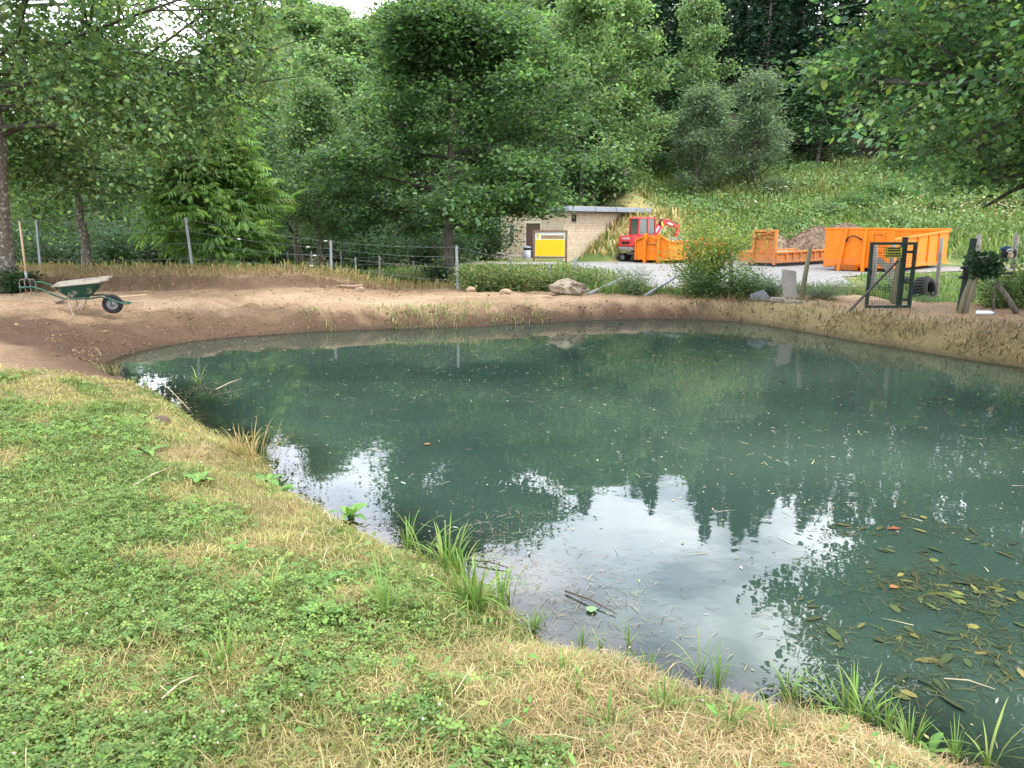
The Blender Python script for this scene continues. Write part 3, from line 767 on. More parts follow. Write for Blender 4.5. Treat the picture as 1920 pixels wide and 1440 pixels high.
CONL = {(1235,76): 'dark conifer between the two tall light green trees', (1265,68): 'dark conifer just left of the slender pointed light tree', (1320,70): 'dark conifer right behind the slender pointed light tree',
        (1345,82): 'conifer with the tallest tip mirrored in the middle of the pond', (1380,72): 'dark conifer above the gap between the willow bushes', (1415,68): 'dark conifer straight above the right willow bush',
        (1445,76): 'dark conifer just right of the right willow bush', (1475,70): 'dark conifer left of the tip of the hanging oak branch', (1505,66): 'front conifer behind the tip of the hanging oak branch',
        (1105,74): 'conifer rising behind the light tree above the hut', (1150,86): 'conifer behind the bare pale trunk above the hut', (1030,78): 'conifer hidden behind the right shoulder of the oak',
        (1945,67): 'conifer at the right edge behind the near oak'}
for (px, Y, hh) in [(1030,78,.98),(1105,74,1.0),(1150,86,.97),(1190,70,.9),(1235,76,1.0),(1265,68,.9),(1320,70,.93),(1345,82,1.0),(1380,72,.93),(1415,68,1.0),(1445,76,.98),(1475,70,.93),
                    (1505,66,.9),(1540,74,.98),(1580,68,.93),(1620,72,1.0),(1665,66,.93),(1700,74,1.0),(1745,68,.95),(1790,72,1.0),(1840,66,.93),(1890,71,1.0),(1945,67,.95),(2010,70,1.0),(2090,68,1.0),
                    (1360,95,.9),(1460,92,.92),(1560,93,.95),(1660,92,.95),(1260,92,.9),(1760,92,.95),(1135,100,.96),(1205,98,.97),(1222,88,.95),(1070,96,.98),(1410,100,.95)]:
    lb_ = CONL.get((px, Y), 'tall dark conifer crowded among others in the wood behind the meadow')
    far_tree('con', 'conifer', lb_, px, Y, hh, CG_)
# the lower wooded slope on the left
LG_ = 'broadleaf trees on the left slope'
MIDL = {(625,50): 'broadleaf tree right behind the tall open tree', (690,46): 'broadleaf tree filling the gap left of the oak', (740,54): 'broadleaf tree behind the left shoulder of the oak', (860,56): 'broadleaf tree directly behind the oak trunk',
        (1045,55): 'broadleaf tree showing right of the oak top', (480,47): 'broadleaf tree behind the feathery ash', (525,44): 'broadleaf tree between the ash and the tall open tree', (375,48): 'lower broadleaf tree under the gap of sky', (425,52): 'broadleaf tree right of the gap of sky'}
for (px, Y, hh) in [(-160,48,.95),(-60,46,.9),(40,52,.95),(110,44,.9),(190,50,.95),(250,46,.85),(310,55,.9),(375,48,.85),(425,52,.92),(480,47,.92),(525,44,.95),(570,56,.95),(625,50,.97),(690,46,.9),(740,54,.95),
                    (800,50,.9),(860,56,.95),(930,52,.9),(990,57,.95),(1045,55,.93),
                    (-250,92,1),(-120,100,1),(0,95,1),(70,105,1),(140,92,.97),(210,100,1),(270,110,1),(330,95,.96),(385,105,1),(440,94,.98),(490,104,1),(535,92,.97),(580,100,1),(630,110,1),(680,96,1),(725,104,1),(780,95,1),(840,105,1),(900,98,1),(960,106,1),(1020,96,1),(455,140,1),(500,146,1),(545,138,1),(590,142,1),(640,148,1),(700,140,1),(750,145,1)]:
    lb_ = MIDL.get((px, Y), 'mid green broadleaf tree in the front rank of the left wood' if Y < 70 else 'small looking broadleaf tree high on the far left slope')
    far_tree('mid', 'broadleaf_tree', lb_, px, Y, hh, LG_, 1.0 if Y < 70 else 1.5)
far_tree('light', 'whitebeam_tree', 'tree with pale silvery top left of the open tree', 530, 36, .97, wide=1.4)

# --- shrubs under the trees beyond the left fence
def shrub(seed, h, rx, leaf, nleaf, T, cols, nst=14, spread=.16, tilt=.8, var=.2, dens_low=True):
    """stems from one root, leaves along them"""
    rng = np.random.default_rng(seed); L_ = Limbs(); tw = []
    for i in range(nst):
        a = rng.uniform(0, 6.28); o = rng.uniform(.1, 1)
        d = np.array([math.cos(a) * o * rx / h, math.sin(a) * o * rx / h, 1.0])
        pts = path(rng, (math.cos(a) * .08 * rx, math.sin(a) * .08 * rx, -.03), d, h * rng.uniform(.65, 1.1) * math.sqrt(1 + (o * rx / h) ** 2) * .85, 6, (math.cos(a) * .3, math.sin(a) * .3, -.15), .14)
        L_.tube(pts, np.linspace(.012 * h + .004, .004, 7), 4)
        for k_ in range(1, 7):
            tw.append(pts[k_]); tw.append((pts[k_] + pts[k_ - 1]) / 2)
    tw = np.array(tw); ci = rng.integers(0, len(tw), nleaf)
    tone = 1 + rng.normal(0, .2, len(tw)).clip(-.4, .4)
    off = rng.normal(0, 1, (nleaf, 3)) * spread * max(rx, .3)
    pos = tw[ci] + off; pos[:, 2] = np.maximum(pos[:, 2], .02)
    nr_ = rng.normal(0, tilt, (nleaf, 3)); nr_[:, 2] = np.abs(nr_[:, 2]) * .4 + 1
    dr = rng.normal(0, 1, (nleaf, 3)) + off * 2; dr[:, 2] += .15
    V, F = instances(T[0], T[1], pos, frames_from(nr_, dr), leaf * rng.uniform(.6, 1.3, nleaf))
    c = pick(rng, nleaf, cols, None, var) * tone[ci][:, None]
    return L_.mesh('stems'), np_mesh('foliage', V, F, np.repeat(np.clip(c * np.array([1.45, 1.35, 1.5]), .004, .6), len(T[0]), 0))
M_STEM = mat('stem', (.10, .11, .05), (.16, .14, .08), 9, .8)
def put_shrub(name, label, loc, meshes, rz=0, sc=1.0, group=None, cat='shrub', leafm=None):
    t_ = thing(name, label, cat, loc, rz, group)
    t_.scale = (sc, sc, sc) if not hasattr(sc, '__len__') else sc
    link('stems', meshes[0], M_STEM, t_); link('foliage', meshes[1], leafm or M_LEAF, t_)
    return t_
US = [shrub(200 + i, 2.2, 1.5, .13, 4200, T_RHOMB, [tuple(v * f_ for v in q) for q in DARKC], 16, .2) for i, f_ in enumerate((.6, .9, .7))]
k = 0
for (px, Y, s) in [(-60,27,1.1),(30,29,1.1),(95,26,.8),(150,30,1.1),(215,28,.95),(255,33,1.3),(300,30,1.0),(350,32,1.2),(395,29,.9),(450,31,1.1),(505,30,.95),(545,33,1.2),(640,33,1.1),(690,30,1.0),(735,35,1.3),(790,32,1.0),(850,35,1.2),(900,39,1.3),(935,47,1.2)]:
    put_shrub('undergrowth_bush', {150: 'dark bush behind the slim alder trunk', 395: 'bush behind the leaning steel post', 545: 'bush behind the thick low trunk', 640: 'bush behind the middle steel fence post', 790: 'bush left behind the oak trunk', 850: 'bush right behind the oak trunk', 935: 'bush beside the left wall of the hut'}.get(px, 'dark leafy bush in the undergrowth beyond the left fence'), on_ground(px, Y), US[k % 3], k * 1.3, (s, s, s * 1.05), 'undergrowth beyond the fence')
    k += 1
# ================================================================ BUILT THINGS
RZ = lambda a: Matrix.Rotation(a, 3, 'Z')
def ang(a, b): return math.atan2(b.y - a.y, b.x - a.x)
ZY = .08      # yard level

# --- stone hut
M_STONE = mat('hut_stone', (.40, .32, .215), (.50, .41, .29), 3.5, .9, bump=.4, bscale=30)
M_MORTAR = mat('hut_mortar', (.22, .18, .13), (.27, .225, .17), 5, .95)
M_TRIM = mat('hut_trim_stone', (.52, .44, .33), (.46, .38, .28), 3, .9, bump=.2)
M_FASCIA = mat('fascia_metal', (.20, .225, .26), (.25, .275, .31), 2, .5, metal=.3)
M_GLASS = mat('window_glass', (.03, .035, .04), (.05, .055, .06), 2, .08, spec=.7)
M_DOOR = mat('dark_wood', (.055, .032, .022), (.085, .05, .034), 10, .7, stretch=(1, 1, .2))
c0 = HUT.copy(); hut_rz = R(45)
hut = thing('stone_hut', 'flat roofed pale stone hut set into the grass slope', 'hut', (c0.x, c0.y, .02), hut_rz)
LW, LR, HW = 4.7, 6.6, 2.62      # left face runs along local +Y, right face along local +X
MB().box((LR / 2, LW / 2, HW / 2), (LR - .06, LW - .06, HW)).build('wall', M_MORTAR, hut)
def courses(length, openings, right):
    rng = random.Random(5 if right else 6); mb = MB(); z = 0.0; row = 0
    while z < HW - .02:
        hrow = rng.choice((.115, .13, .15)); hrow = min(hrow, HW - z); x = -rng.uniform(0, .25)
        while x < length:
            w = rng.uniform(.22, .48); a, b_ = max(x, 0), min(x + w, length)
            segs = [(a, b_)]
            for (ox0, ox1, oz0, oz1) in openings:
                if z + hrow > oz0 and z < oz1:
                    ns = []
                    for s0, s1 in segs:
                        if s1 <= ox0 or s0 >= ox1: ns.append((s0, s1))
                        else:
                            if s0 < ox0: ns.append((s0, ox0))
                            if s1 > ox1: ns.append((ox1, s1))
                    segs = ns
            for s0, s1 in segs:
                if s1 - s0 > .04:
                    d = .03 + rng.uniform(0, .018)
                    cx, sx_ = (s0 + s1) / 2, s1 - s0 - .012
                    c_ = (cx, .03 - d / 2, z + hrow / 2) if right else (.03 - d / 2, cx, z + hrow / 2)
                    mb.box(c_, (sx_, d, hrow - .012) if right else (d, sx_, hrow - .012))
            x += w
        z += hrow; row += 1
    return mb
op_l = [(3.55, 4.0, .95, 1.95), (1.55, 2.75, .0, 2.02)]
op_r = [(.62, .98, 2.12, 2.46), (4.9, 5.3, 2.12, 2.46)]
tag(courses(LW, op_l, False).build('stone_courses', M_STONE, hut), kind='stuff')
tag(courses(LR, op_r, True).build('stone_courses', M_STONE, hut), kind='stuff')
w_ = MB().box((.004, 3.775, 1.45), (.06, .36, .92)).build('window', M_GLASS, hut)
f_ = MB()
for yy in (3.575, 3.975): f_.box((-.02, yy, 1.45), (.09, .06, 1.06))
f_.box((-.03, 3.775, .93), (.13, .48, .06)).box((-.02, 3.775, 1.965), (.09, .46, .07)); f_.build('frame', M_TRIM, w_)
d_ = MB().box((.01, 2.15, 1.0), (.06, 1.1, 2.0)).build('door', M_DOOR, hut)
f_ = MB(); f_.box((-.02, 1.56, 1.02), (.10, .10, 2.04)).box((-.02, 2.74, 1.02), (.10, .10, 2.04)).box((-.02, 2.15, 2.08), (.10, 1.28, .10)); f_.build('frame', M_TRIM, d_)
for xx in (.80, 5.1):
    v_ = MB().box((xx, .0, 2.29), (.34, .05, .32)).build('vent', M_DARK, hut)
    f2 = MB()
    for i in range(4): f2.box((xx, -.028, 2.17 + i * .08), (.32, .012, .02))
    f2.build('slat', M_DARK, v_)
rf = MB().box((LR / 2 + .1, LW / 2 - .1, HW + .13), (LR + .7, LW + .9, .22)).build('roof', M_FASCIA, hut, bevel=.01)
MB().box((LR / 2 + .1, LW / 2 - .1, HW + .265), (LR + .62, LW + .82, .05)).build('gravel_layer', mat('roof_gravel', (.22, .2, .17), (.3, .28, .25), 20, .95), rf)
for i in range(4):
    MB().box((LR * (i + .1) / 3.6 - .1, -.563, HW + .13), (.018, .008, .215)).build('joint', M_DARK, rf)

# --- stone steps and bench beside the hut
M_ROUGH = mat('rough_stone', (.30, .26, .21), (.20, .175, .145), 6, .95, bump=.6, bscale=18)
s0 = Vector((PX(955, 42.5), 42.5, .02))
st = thing('stone_steps', 'low rough stone steps at the left foot of the hut', 'steps', s0, R(20))
for i, (a, b_, c_) in enumerate([(2.3, 1.3, .16), (1.7, .95, .16), (1.2, .6, .16)]):
    MB().box((-.1 - .12 * i, .15 * i, .08 + .165 * i), (a, b_, c_)).build('step', M_ROUGH, st, bevel=.03)
# --- waste bin
wb = thing('waste_bin', 'grey metal litter bin with dark slot beside the hut door', 'bin', (PX(988, 40.6), 40.6, .06))
MB().lathe([(0, 0), (.19, 0), (.215, .1), (.215, .62), (.19, .62)], 16).build('body', M_STEEL, wb, True)
MB().lathe([(.185, .60), (.185, .74)], 16).build('slot', M_DARK, wb, True)
MB().lathe([(0, .83), (.12, .82), (.23, .77), (.235, .73), (.0, .73)], 16).build('lid', M_FASCIA, wb, True)
# --- information board
M_BROWN = mat('brown_board_wood', (.13, .085, .055), (.18, .12, .08), 8, .8, stretch=(1, 1, .3))
M_YEL = mat('yellow_print', (.70, .43, .012), (.66, .40, .012), .8, .45)
M_WHITE = mat('white_print', (.62, .62, .60), (.58, .58, .56), 2, .5)
ib = thing('info_board', 'yellow information board in a brown frame in front of the hut', 'sign', (PX(1031, 38.2), 38.2, .06), R(-12))
for s in (-1, 1): MB().box((s * .80, 0, .82), (.10, .10, 1.66)).build('post', M_BROWN, ib, bevel=.01)
MB().box((0, 0, 1.60), (1.70, .12, .10)).build('top_rail', M_BROWN, ib, bevel=.01)
MB().box((0, 0, .34), (1.70, .10, .07)).build('bottom_rail', M_BROWN, ib, bevel=.01)
pn = MB().box((0, .0, .965), (1.48, .03, 1.16)).build('panel', M_WHITE, ib)
MB().box((0, -.018, .80), (1.44, .006, .80)).build('yellow_field', M_YEL, pn)
MB().box((.655, -.0225, .80), (.13, .004, .80)).build('yellow_edge', mat('deep_yellow_print', (.80, .50, .0), (.78, .47, .0), 1, .45), pn)
MB().box((.12, -.018, 1.32), (1.12, .006, .17)).build('picture', mat('village_picture', (.32, .13, .07), (.10, .17, .07), 7, .5, c3=(.6, .45, .32), c3s=11), pn)
MB().box((-.64, -.018, 1.37), (.025, .006, .24)).build('mark', M_DARK, pn)
MB().box((-.58, -.018, 1.37), (.07, .006, .24)).build('mark', mat('pale_yellow_print', (.75, .62, .05), None, 2, .5), pn)

# --- excavator
M_RED = mat('red_paint', (.46, .014, .016), (.38, .012, .014), 3, .45, spec=.5)
M_WHITEP = mat('white_paint', (.58, .58, .58), (.50, .50, .49), 3, .45)
M_GREYP = mat('grey_castmetal', (.30, .29, .28), (.24, .23, .225), 5, .6)
M_CABGL = mat('cab_glass', (.045, .065, .05), (.06, .08, .06), 2, .06, spec=.6)
ex = thing('excavator', 'small red tracked digger parked behind the left orange container', 'excavator', (PX(1197, 41.0), 41.0, ZY), R(32)); ex.scale = (.94, .94, .97)
# local +X: towards the boom
for s in (-1, 1):
    prof = []
    for k_ in range(10): a = R(90 + k_ * 20); prof.append((-.78 + .20 * math.cos(a), .22 + .20 * math.sin(a)))
    for k_ in range(10): a = R(-90 + k_ * 20); prof.append((.78 + .20 * math.cos(a), .22 + .20 * math.sin(a)))
    y0, y1 = s * .62 - .15, s * .62 + .15
    tr_ = MB().hexa([(x, y0, z) for x, z in prof], [(x, y1, z) for x, z in prof]).build('track', M_BLACK, ex, bevel=.02)
    tl = MB()
    for k_ in range(14):
        for zz in (.02, .42): tl.box((-.78 + k_ * .12, s * .62, zz), (.05, .31, .03))
    tag(tl.build('tread', M_BLACK, tr_), kind='stuff')
    rw = MB()
    for xx in (-.78, .78): MB().lathe([(0, s * .62 - .165), (.13, s * .62 - .165), (.13, s * .62 + .165), (0, s * .62 + .165)], 14, 'Y', (xx, 0, .22)).build('sprocket', M_GREYP, tr_)
MB().box((0, 0, .45), (1.0, .9, .14)).lathe([(.42, .5), (.42, .62)], 18).build('undercarriage', M_GREYP, ex)
MB().hexa([(-.95,-.60,.60),(.70,-.66,.60),(.70,.66,.60),(-.95,.60,.60)], [(-1.0,-.64,.80),(.70,-.68,.80),(.70,.68,.80),(-1.0,.64,.80)]).build('counterweight', M_GREYP, ex, bevel=.05)
hd = MB().hexa([(-1.02,-.66,.80),(.62,-.68,.80),(.62,.68,.80),(-1.02,.66,.80)], [(-.92,-.62,1.38),(.58,-.66,1.30),(.58,.66,1.30),(-.92,.62,1.38)]).build('engine_hood', M_RED, ex, bevel=.06)
for yy in (-.16, .16):
    MB().box((-.985, yy, 1.0), (.06, .26, .14), Matrix.Rotation(R(-9), 3, 'Y')).build('grille', M_DARK, hd)
tcv = bpy.data.curves.new('badge_text', 'FONT'); tcv.body = 'YANMAR'; tcv.size = .17; tcv.extrude = .004; tcv.align_x = 'CENTER'
tmp = bpy.data.objects.new('tmp_text', tcv); COL.objects.link(tmp)
bpy.context.view_layer.update()
tme = bpy.data.meshes.new_from_object(tmp.evaluated_get(bpy.context.evaluated_depsgraph_get()))
bpy.data.objects.remove(tmp); bpy.data.curves.remove(tcv)
bt = link('badge_lettering', tme, M_WHITEP, hd); bt.location = (-.972, 0.0, 1.17); bt.rotation_euler = (R(82), 0, R(-90))
# cab
cab = MB()
pil = [(-.60,-.60),(-.60,.16),(.62,.16),(.62,-.60)]
for (x, y) in pil: cab.bar((x, y, 1.36), (x * .93, y * .97 - .005, 2.28), .085)
cab.bar((.05,-.60,1.36),(.05,-.585,2.28),.085); cab.bar((.05,.16,1.36),(.05,.155,2.28),.06)
cab.box((.0,-.22,1.39),(1.28,.84,.10))
cabo = cab.build('cab', M_RED, ex, bevel=.02)
MB().hexa([(-.62,-.62,2.27),(.62,-.62,2.27),(.62,.18,2.27),(-.62,.18,2.27)], [(-.54,-.56,2.36),(.56,-.56,2.36),(.56,.12,2.36),(-.54,.12,2.36)]).build('roof', M_RED, cabo, bevel=.03)
for nm, a, b_ in (('window', (-.585,-.56), (-.585,.12)), ('window', (.585,-.56), (.585,.12)), ('window', (-.54,-.592), (.01,-.592)), ('window', (.09,-.592), (.56,-.592)), ('window', (-.54,.156), (.56,.156))):
    MB().hexa([(a[0]-.006,a[1]-.006,1.42),(b_[0]+.006,b_[1]-.006,1.42),(b_[0]+.006,b_[1]+.006,1.42),(a[0]-.006,a[1]+.006,1.42)],
              [(a[0]*.95-.006,a[1]*.97-.006,2.26),(b_[0]*.95+.006,b_[1]*.97-.006,2.26),(b_[0]*.95+.006,b_[1]*.97+.006,2.26),(a[0]*.95-.006,a[1]*.97+.006,2.26)]).build(nm, M_CABGL, cabo)
MB().box((-.2, -.22, 1.62), (.14, .46, .5)).box((.0, -.22, 1.46), (.45, .46, .12)).build('seat', M_BLACK, cabo)
mi = MB().tube([(.66,-.58,2.2),(.80,-.68,2.24),(.84,-.70,2.1)], .015, 6).box((.85,-.70,2.02), (.05,.13,.24)).build('mirror', M_BLACK, cabo)
MB().lathe([(0, .07), (.05, .06), (.05, 0)], 10, 'Z', (.6, -.5, 2.34)).build('work_light', M_BLACK, cabo)
# boom: two plates bent at the elbow, arm and bucket lowered behind the container
def boom(pts, wds, y, th, nm, m_, par, bev=.02):
    up_ = []; lo = []
    for i, p_ in enumerate(pts):
        a = Vector(pts[max(i - 1, 0)]); b_ = Vector(pts[min(i + 1, len(pts) - 1)]); d = (b_ - a).normalized(); nrm = Vector((-d.y, d.x))
        up_.append(Vector(p_) + nrm * wds[i] / 2); lo.append(Vector(p_) - nrm * wds[i] / 2)
    loop = lo + up_[::-1]
    return MB().hexa([(q.x, y - th / 2, q.y) for q in loop], [(q.x, y + th / 2, q.y) for q in loop]).build(nm, m_, par, bevel=bev)
bm_ = boom([(.75,.85),(1.15,1.45),(1.62,1.98),(1.95,2.12),(2.95,1.82)], [.20,.26,.32,.30,.16], .05, .17, 'boom', M_RED, ex)
boom([(.86,1.12),(1.12,1.52),(1.42,1.86)], [.10,.12,.08], .05, .178, 'white_flank', M_WHITEP, bm_, .004)
boom([(1.60,1.96),(1.70,2.02)], [.26,.26], .05, .180, 'yellow_mark', M_YEL, bm_, .003)
boom([(2.05,2.06),(2.45,1.945)], [.09,.09], .05, .180, 'white_lettering_strip', M_WHITEP, bm_, .003)
MB().tube([(.95,.05,.85),(1.72,.05,1.78)], .05, 8).build('boom_cylinder', M_GREYP, ex, True)
MB().tube([(1.55,.05,2.22),(2.85,.05,2.02)], .045, 8).build('arm_cylinder', M_DARK, ex, True)
ar_ = boom([(2.85,2.0),(2.95,1.75),(2.72,.95)], [.14,.20,.12], .05, .14, 'dipper_arm', M_RED, ex)
MB().hexa([(2.55,-.22,.55),(2.95,-.22,.55),(2.95,.32,.55),(2.55,.32,.55)], [(2.45,-.22,.98),(2.85,-.22,1.02),(2.85,.32,1.02),(2.45,.32,.98)]).build('bucket', M_GREYP, ex, bevel=.03)
MB().box((.98, 0, .30), (.10, 1.5, .36)).bar((.3,.35,.42),(.98,.35,.34),.1).bar((.3,-.35,.42),(.98,-.35,.34),.1).build('dozer_blade', M_GREYP, ex)

# --- orange skips.  local +X runs along the length from the hook end, +Y across
def skip(name, label, corner, rz, Lg, Wd, Hn, Hf, zbase, m_, end_h, end_w, ladder, mid_open=False, open_rail=True, skid=.16, low=False):
    t_ = thing(name, label, 'container', (corner.x, corner.y, zbase), rz)
    th = .05; z0 = skid
    MB().box((Lg / 2, Wd / 2, z0 + .04), (Lg, Wd, .08)).build('floor', m_, t_)
    for k_, yy in enumerate((0.0, Wd)):
        h0, h1 = (Hn if k_ == 0 else Hf)
        s = -1 if k_ == 0 else 1
        ya, yb = (yy, yy + th) if k_ == 0 else (yy - th, yy)
        wl = MB().hexa([(0,ya,z0),(Lg,ya,z0),(Lg,yb,z0),(0,yb,z0)], [(0,ya,h0),(Lg,ya,h1),(Lg,yb,h1),(0,yb,h0)]).build('side_wall', m_, t_, bevel=.006)
        MB().bar((-.03, yy + s * .015, h0), (Lg + .03, yy + s * .015, h1), .10, .09).build('top_rail', m_, wl, bevel=.012)
        MB().bar((0, yy + s * .02, z0 + .06), (Lg, yy + s * .02, z0 + .06), .08, .12).build('bottom_rail', m_, wl, bevel=.012)
        n = max(4, int(Lg / (.62 if low else 1.2)))
        for i in range(1, n):
            xx = Lg * i / n; hh = lerp(h0, h1, i / n)
            if open_rail: MB().box((xx, yy + s * .035, (z0 + hh) / 2), (.10, .07, hh - z0 - .06)).build('rib', m_, wl, bevel=.01)
    for s in (.3 * Wd, .7 * Wd):
        MB().box((Lg / 2 - .05, s, z0 / 2 + .01), (Lg - .1, .16, z0)).build('skid', mat('skid_rust', (.10, .06, .035), (.05, .035, .025), 8, .9), t_)
    for s in (.3 * Wd, .7 * Wd):
        MB().lathe([(0, s - .1), (.10, s - .1), (.10, s + .1), (0, s + .1)], 12, 'Y', (Lg - .15, 0, .10)).build('roller', M_BLACK, t_)
    # far end gate
    hb = max(Hn[1], Hf[1])
    eg = MB().box((Lg - .02, Wd / 2, (z0 + hb) / 2), (.06, Wd, hb - z0)).build('tail_gate', m_, t_, bevel=.01)
    MB().box((Lg - .02, Wd / 2, hb + .02), (.12, Wd + .16, .14)).build('gate_rail', m_, eg, bevel=.015)
    return t_
# left one
cL = Vector((PX(1256, 38.4), 38.4, 0)); rL = R(46)
sk1 = skip('skip_container', 'orange skip heaped with debris standing before the red digger', cL, rL, 5.2, 2.05, (1.06, 1.12), (1.06, 1.12), ZY, M_ORANGE, 0, 0, False, open_rail=False)
ew = MB().hexa([(-.05,0,.14),(.0,0,.14),(.0,2.05,.14),(-.05,2.05,.14)], [(-.05,0,1.06),(.0,0,1.06),(.0,2.05,1.06),(-.05,2.05,1.06)]).build('end_wall', M_ORANGE, sk1, bevel=.006)
MB().hexa([(-.045,.0,1.05),(-.005,.0,1.05),(-.005,2.05,1.05),(-.045,2.05,1.05)], [(-.045,.62,1.36),(-.005,.62,1.36),(-.005,1.43,1.36),(-.045,1.43,1.36)]).build('gable_plate', M_ORANGE, ew)
for yy in (.62, 1.43): MB().box((-.115, yy, .73), (.13, .15, 1.46)).build('upright', M_ORANGE, ew, bevel=.015)
for a, b_ in (((-.09,.0,1.07),(-.09,.55,1.34)), ((-.09,2.05,1.07),(-.09,1.50,1.34)), ((-.08,.03,.14),(-.08,.03,1.06)), ((-.08,2.02,.14),(-.08,2.02,1.06))): MB().bar(a, b_, .08, .07).build('edge_rail', M_ORANGE, ew, bevel=.01)
hk = MB(); hk.tube([(-.12,.72,1.0),(-.16,.78,1.2),(-.17,.95,1.32),(-.17,1.10,1.32),(-.16,1.27,1.2),(-.12,1.33,1.0)], .028, 8).build('hook_bar', M_ORANGE_WORN, ew, True)
MB().box((-.08, 1.02, .96), (.08, .66, .06)).build('cross_plate', M_ORANGE_WORN, ew)
# middle low one
cM = Vector((PX(1458, 35.6), 35.6, 0)); rM = R(40)
sk2 = skip('skip_container', 'low worn orange flatbed skip between the other two containers', cM, rM, 5.6, 2.1, (.62, .70), (.62, .66), ZY, M_ORANGE_WORN, 0, 0, False, low=True)
ew = MB().box((-.03, 1.05, .38), (.06, 2.1, .46)).build('end_wall', M_ORANGE_WORN, sk2, bevel=.01)
MB().box((-.03, 1.05, .62), (.10, 2.16, .08)).build('top_rail', M_ORANGE_WORN, ew, bevel=.01)
up_ = MB().box((.06, .72, .86), (.04, 1.10, 1.36)).build('hook_plate', M_ORANGE_WORN, sk2)
for yy in (.16, 1.28): MB().box((-.04, yy, .86), (.17, .13, 1.58)).build('upright', M_ORANGE_WORN, up_, bevel=.015)
MB().box((-.04, .72, 1.60), (.19, 1.26, .11)).build('head_beam', M_ORANGE_WORN, up_, bevel=.015)
MB().box((-.02, .72, 1.30), (.08, 1.05, .06)).build('cross_bar', M_ORANGE_WORN, up_)
MB().tube([(-.1,.24,1.46),(-.14,.48,1.52),(-.14,.72,1.44),(-.14,.95,1.47),(-.1,1.2,1.40)], .03, 8).build('hook_bar', M_ORANGE_WORN, up_, True)
# right big one
cR = Vector((PX(1671, 31.0), 31.0, 0)); rR = R(45)
sk3 = skip('skip_container', 'big bright orange skip with tall end wall behind the gate', cR, rR, 6.9, 2.72, (1.32, 1.62), (1.66, 1.64), .06, M_ORANGE, 0, 0, True)
ew = MB().box((-.03, 1.36, .95), (.06, 2.72, 1.54)).build('end_wall', M_ORANGE, sk3, bevel=.006)
MB().box((-.03, 1.36, 1.735), (.11, 2.78, .07)).build('top_rail', M_ORANGE, ew, bevel=.01)
MB().hexa([(-.08,1.25,.05),(-.08,2.18,.05),(-.05,2.18,.05),(-.05,1.25,.05)], [(-.26,1.25,.3),(-.26,2.18,.3),(-.05,2.18,.3),(-.05,1.25,.3)]).build('foot_plate', M_ORANGE, ew)
for yy, y2 in ((2.02, 1.84), (1.05, 1.05)):
    MB().hexa([(-.26,yy-.05,.02),(-.26,yy+.05,.02),(-.06,yy+.05,.02),(-.06,yy-.05,.02)], [(-.14,y2-.05,1.70),(-.14,y2+.05,1.70),(-.06,y2+.05,1.70),(-.06,y2-.05,1.70)]).build('upright', M_ORANGE, ew, bevel=.012)
MB().tube([(-.12,1.82,1.22),(-.17,1.72,1.40),(-.19,1.50,1.46),(-.17,1.28,1.36),(-.15,1.16,1.28)], .028, 8).build('hook_bar', M_BLACK, ew, True)
ld = MB()
for yy in (.78, .34): ld.bar((-.1, yy, .35), (-.1, yy, 1.62), .05)
ldo = ld.build('ladder', M_ORANGE, ew, bevel=.008)
for zz in (.5, .85, 1.2, 1.55): MB().bar((-.1, .34, zz), (-.1, .78, zz), .04).build('rung', M_ORANGE, ldo)

# --- loads and heaps
def heap(name, label, c, rx, ry, h, cols, nclod, clod, seed, rz=0, parent=None, shape=None, cat='heap', mat_=None):
    rng = np.random.default_rng(seed); n = 40
    u, v = np.meshgrid(np.linspace(-1, 1, n), np.linspace(-1, 1, n))
    rr_ = np.sqrt(u * u + v * v); r_in = np.clip(rr_, 0, 1)
    zz = h * (1 - r_in ** 1.6) * (.75 + .5 * fbm(u * 1.8 + seed, v * 1.8, seed)) + .12 * h * (fbm(u * 7, v * 7, seed + 3) - .5) * (rr_ < 1)
    if shape is not None: zz = shape(u, v, zz)
    V = np.stack([u * rx, v * ry, zz - .03], -1).reshape(-1, 3)
    ids = np.arange(n * n).reshape(n, n)
    q = np.stack([ids[:-1, :-1], ids[:-1, 1:], ids[1:, 1:], ids[1:, :-1]], -1).reshape(-1, 4)
    ok = (rr_.ravel()[q] < 1.05).all(1) if shape is None else np.ones(len(q), bool)
    c0_ = pick(rng, n * n, cols, None, .12)
    nb = NB(); nb.add(V, [q[ok]], c0_)
    T = ([(1,0,0),(-1,.1,0),(0,1,.1),(.1,-1,0),(0,0,1),(0,.1,-1)], [(0,2,4),(2,1,4),(1,3,4),(3,0,4),(2,0,5),(1,2,5),(3,1,5),(0,3,5)])
    uu, vv = rng.uniform(-.95, .95, (2, nclod * 2)); k_ = (uu * uu + vv * vv < .95) if shape is None else np.ones(len(uu), bool)
    uu, vv = uu[k_][:nclod], vv[k_][:nclod]
    iu = ((uu + 1) / 2 * (n - 1)).round().astype(int); iv = ((vv + 1) / 2 * (n - 1)).round().astype(int)
    pos = np.stack([uu * rx, vv * ry, zz[iv, iu]], -1)
    fr_ = frames_from(rng.normal(0, 1, (len(uu), 3)), rng.normal(0, 1, (len(uu), 3)))
    V2, F2 = instances(T[0], T[1], pos, fr_, clod * rng.uniform(.4, 1.6, (len(uu), 3)))
    nb.add(V2, F2, np.repeat(pick(rng, len(uu), cols, None, .3), 6, 0))
    o = link(name, nb.mesh(name, False), M_PLAINCOL)
    o.location = c; o.rotation_euler = (0, 0, rz)
    return tag(o, label, cat)
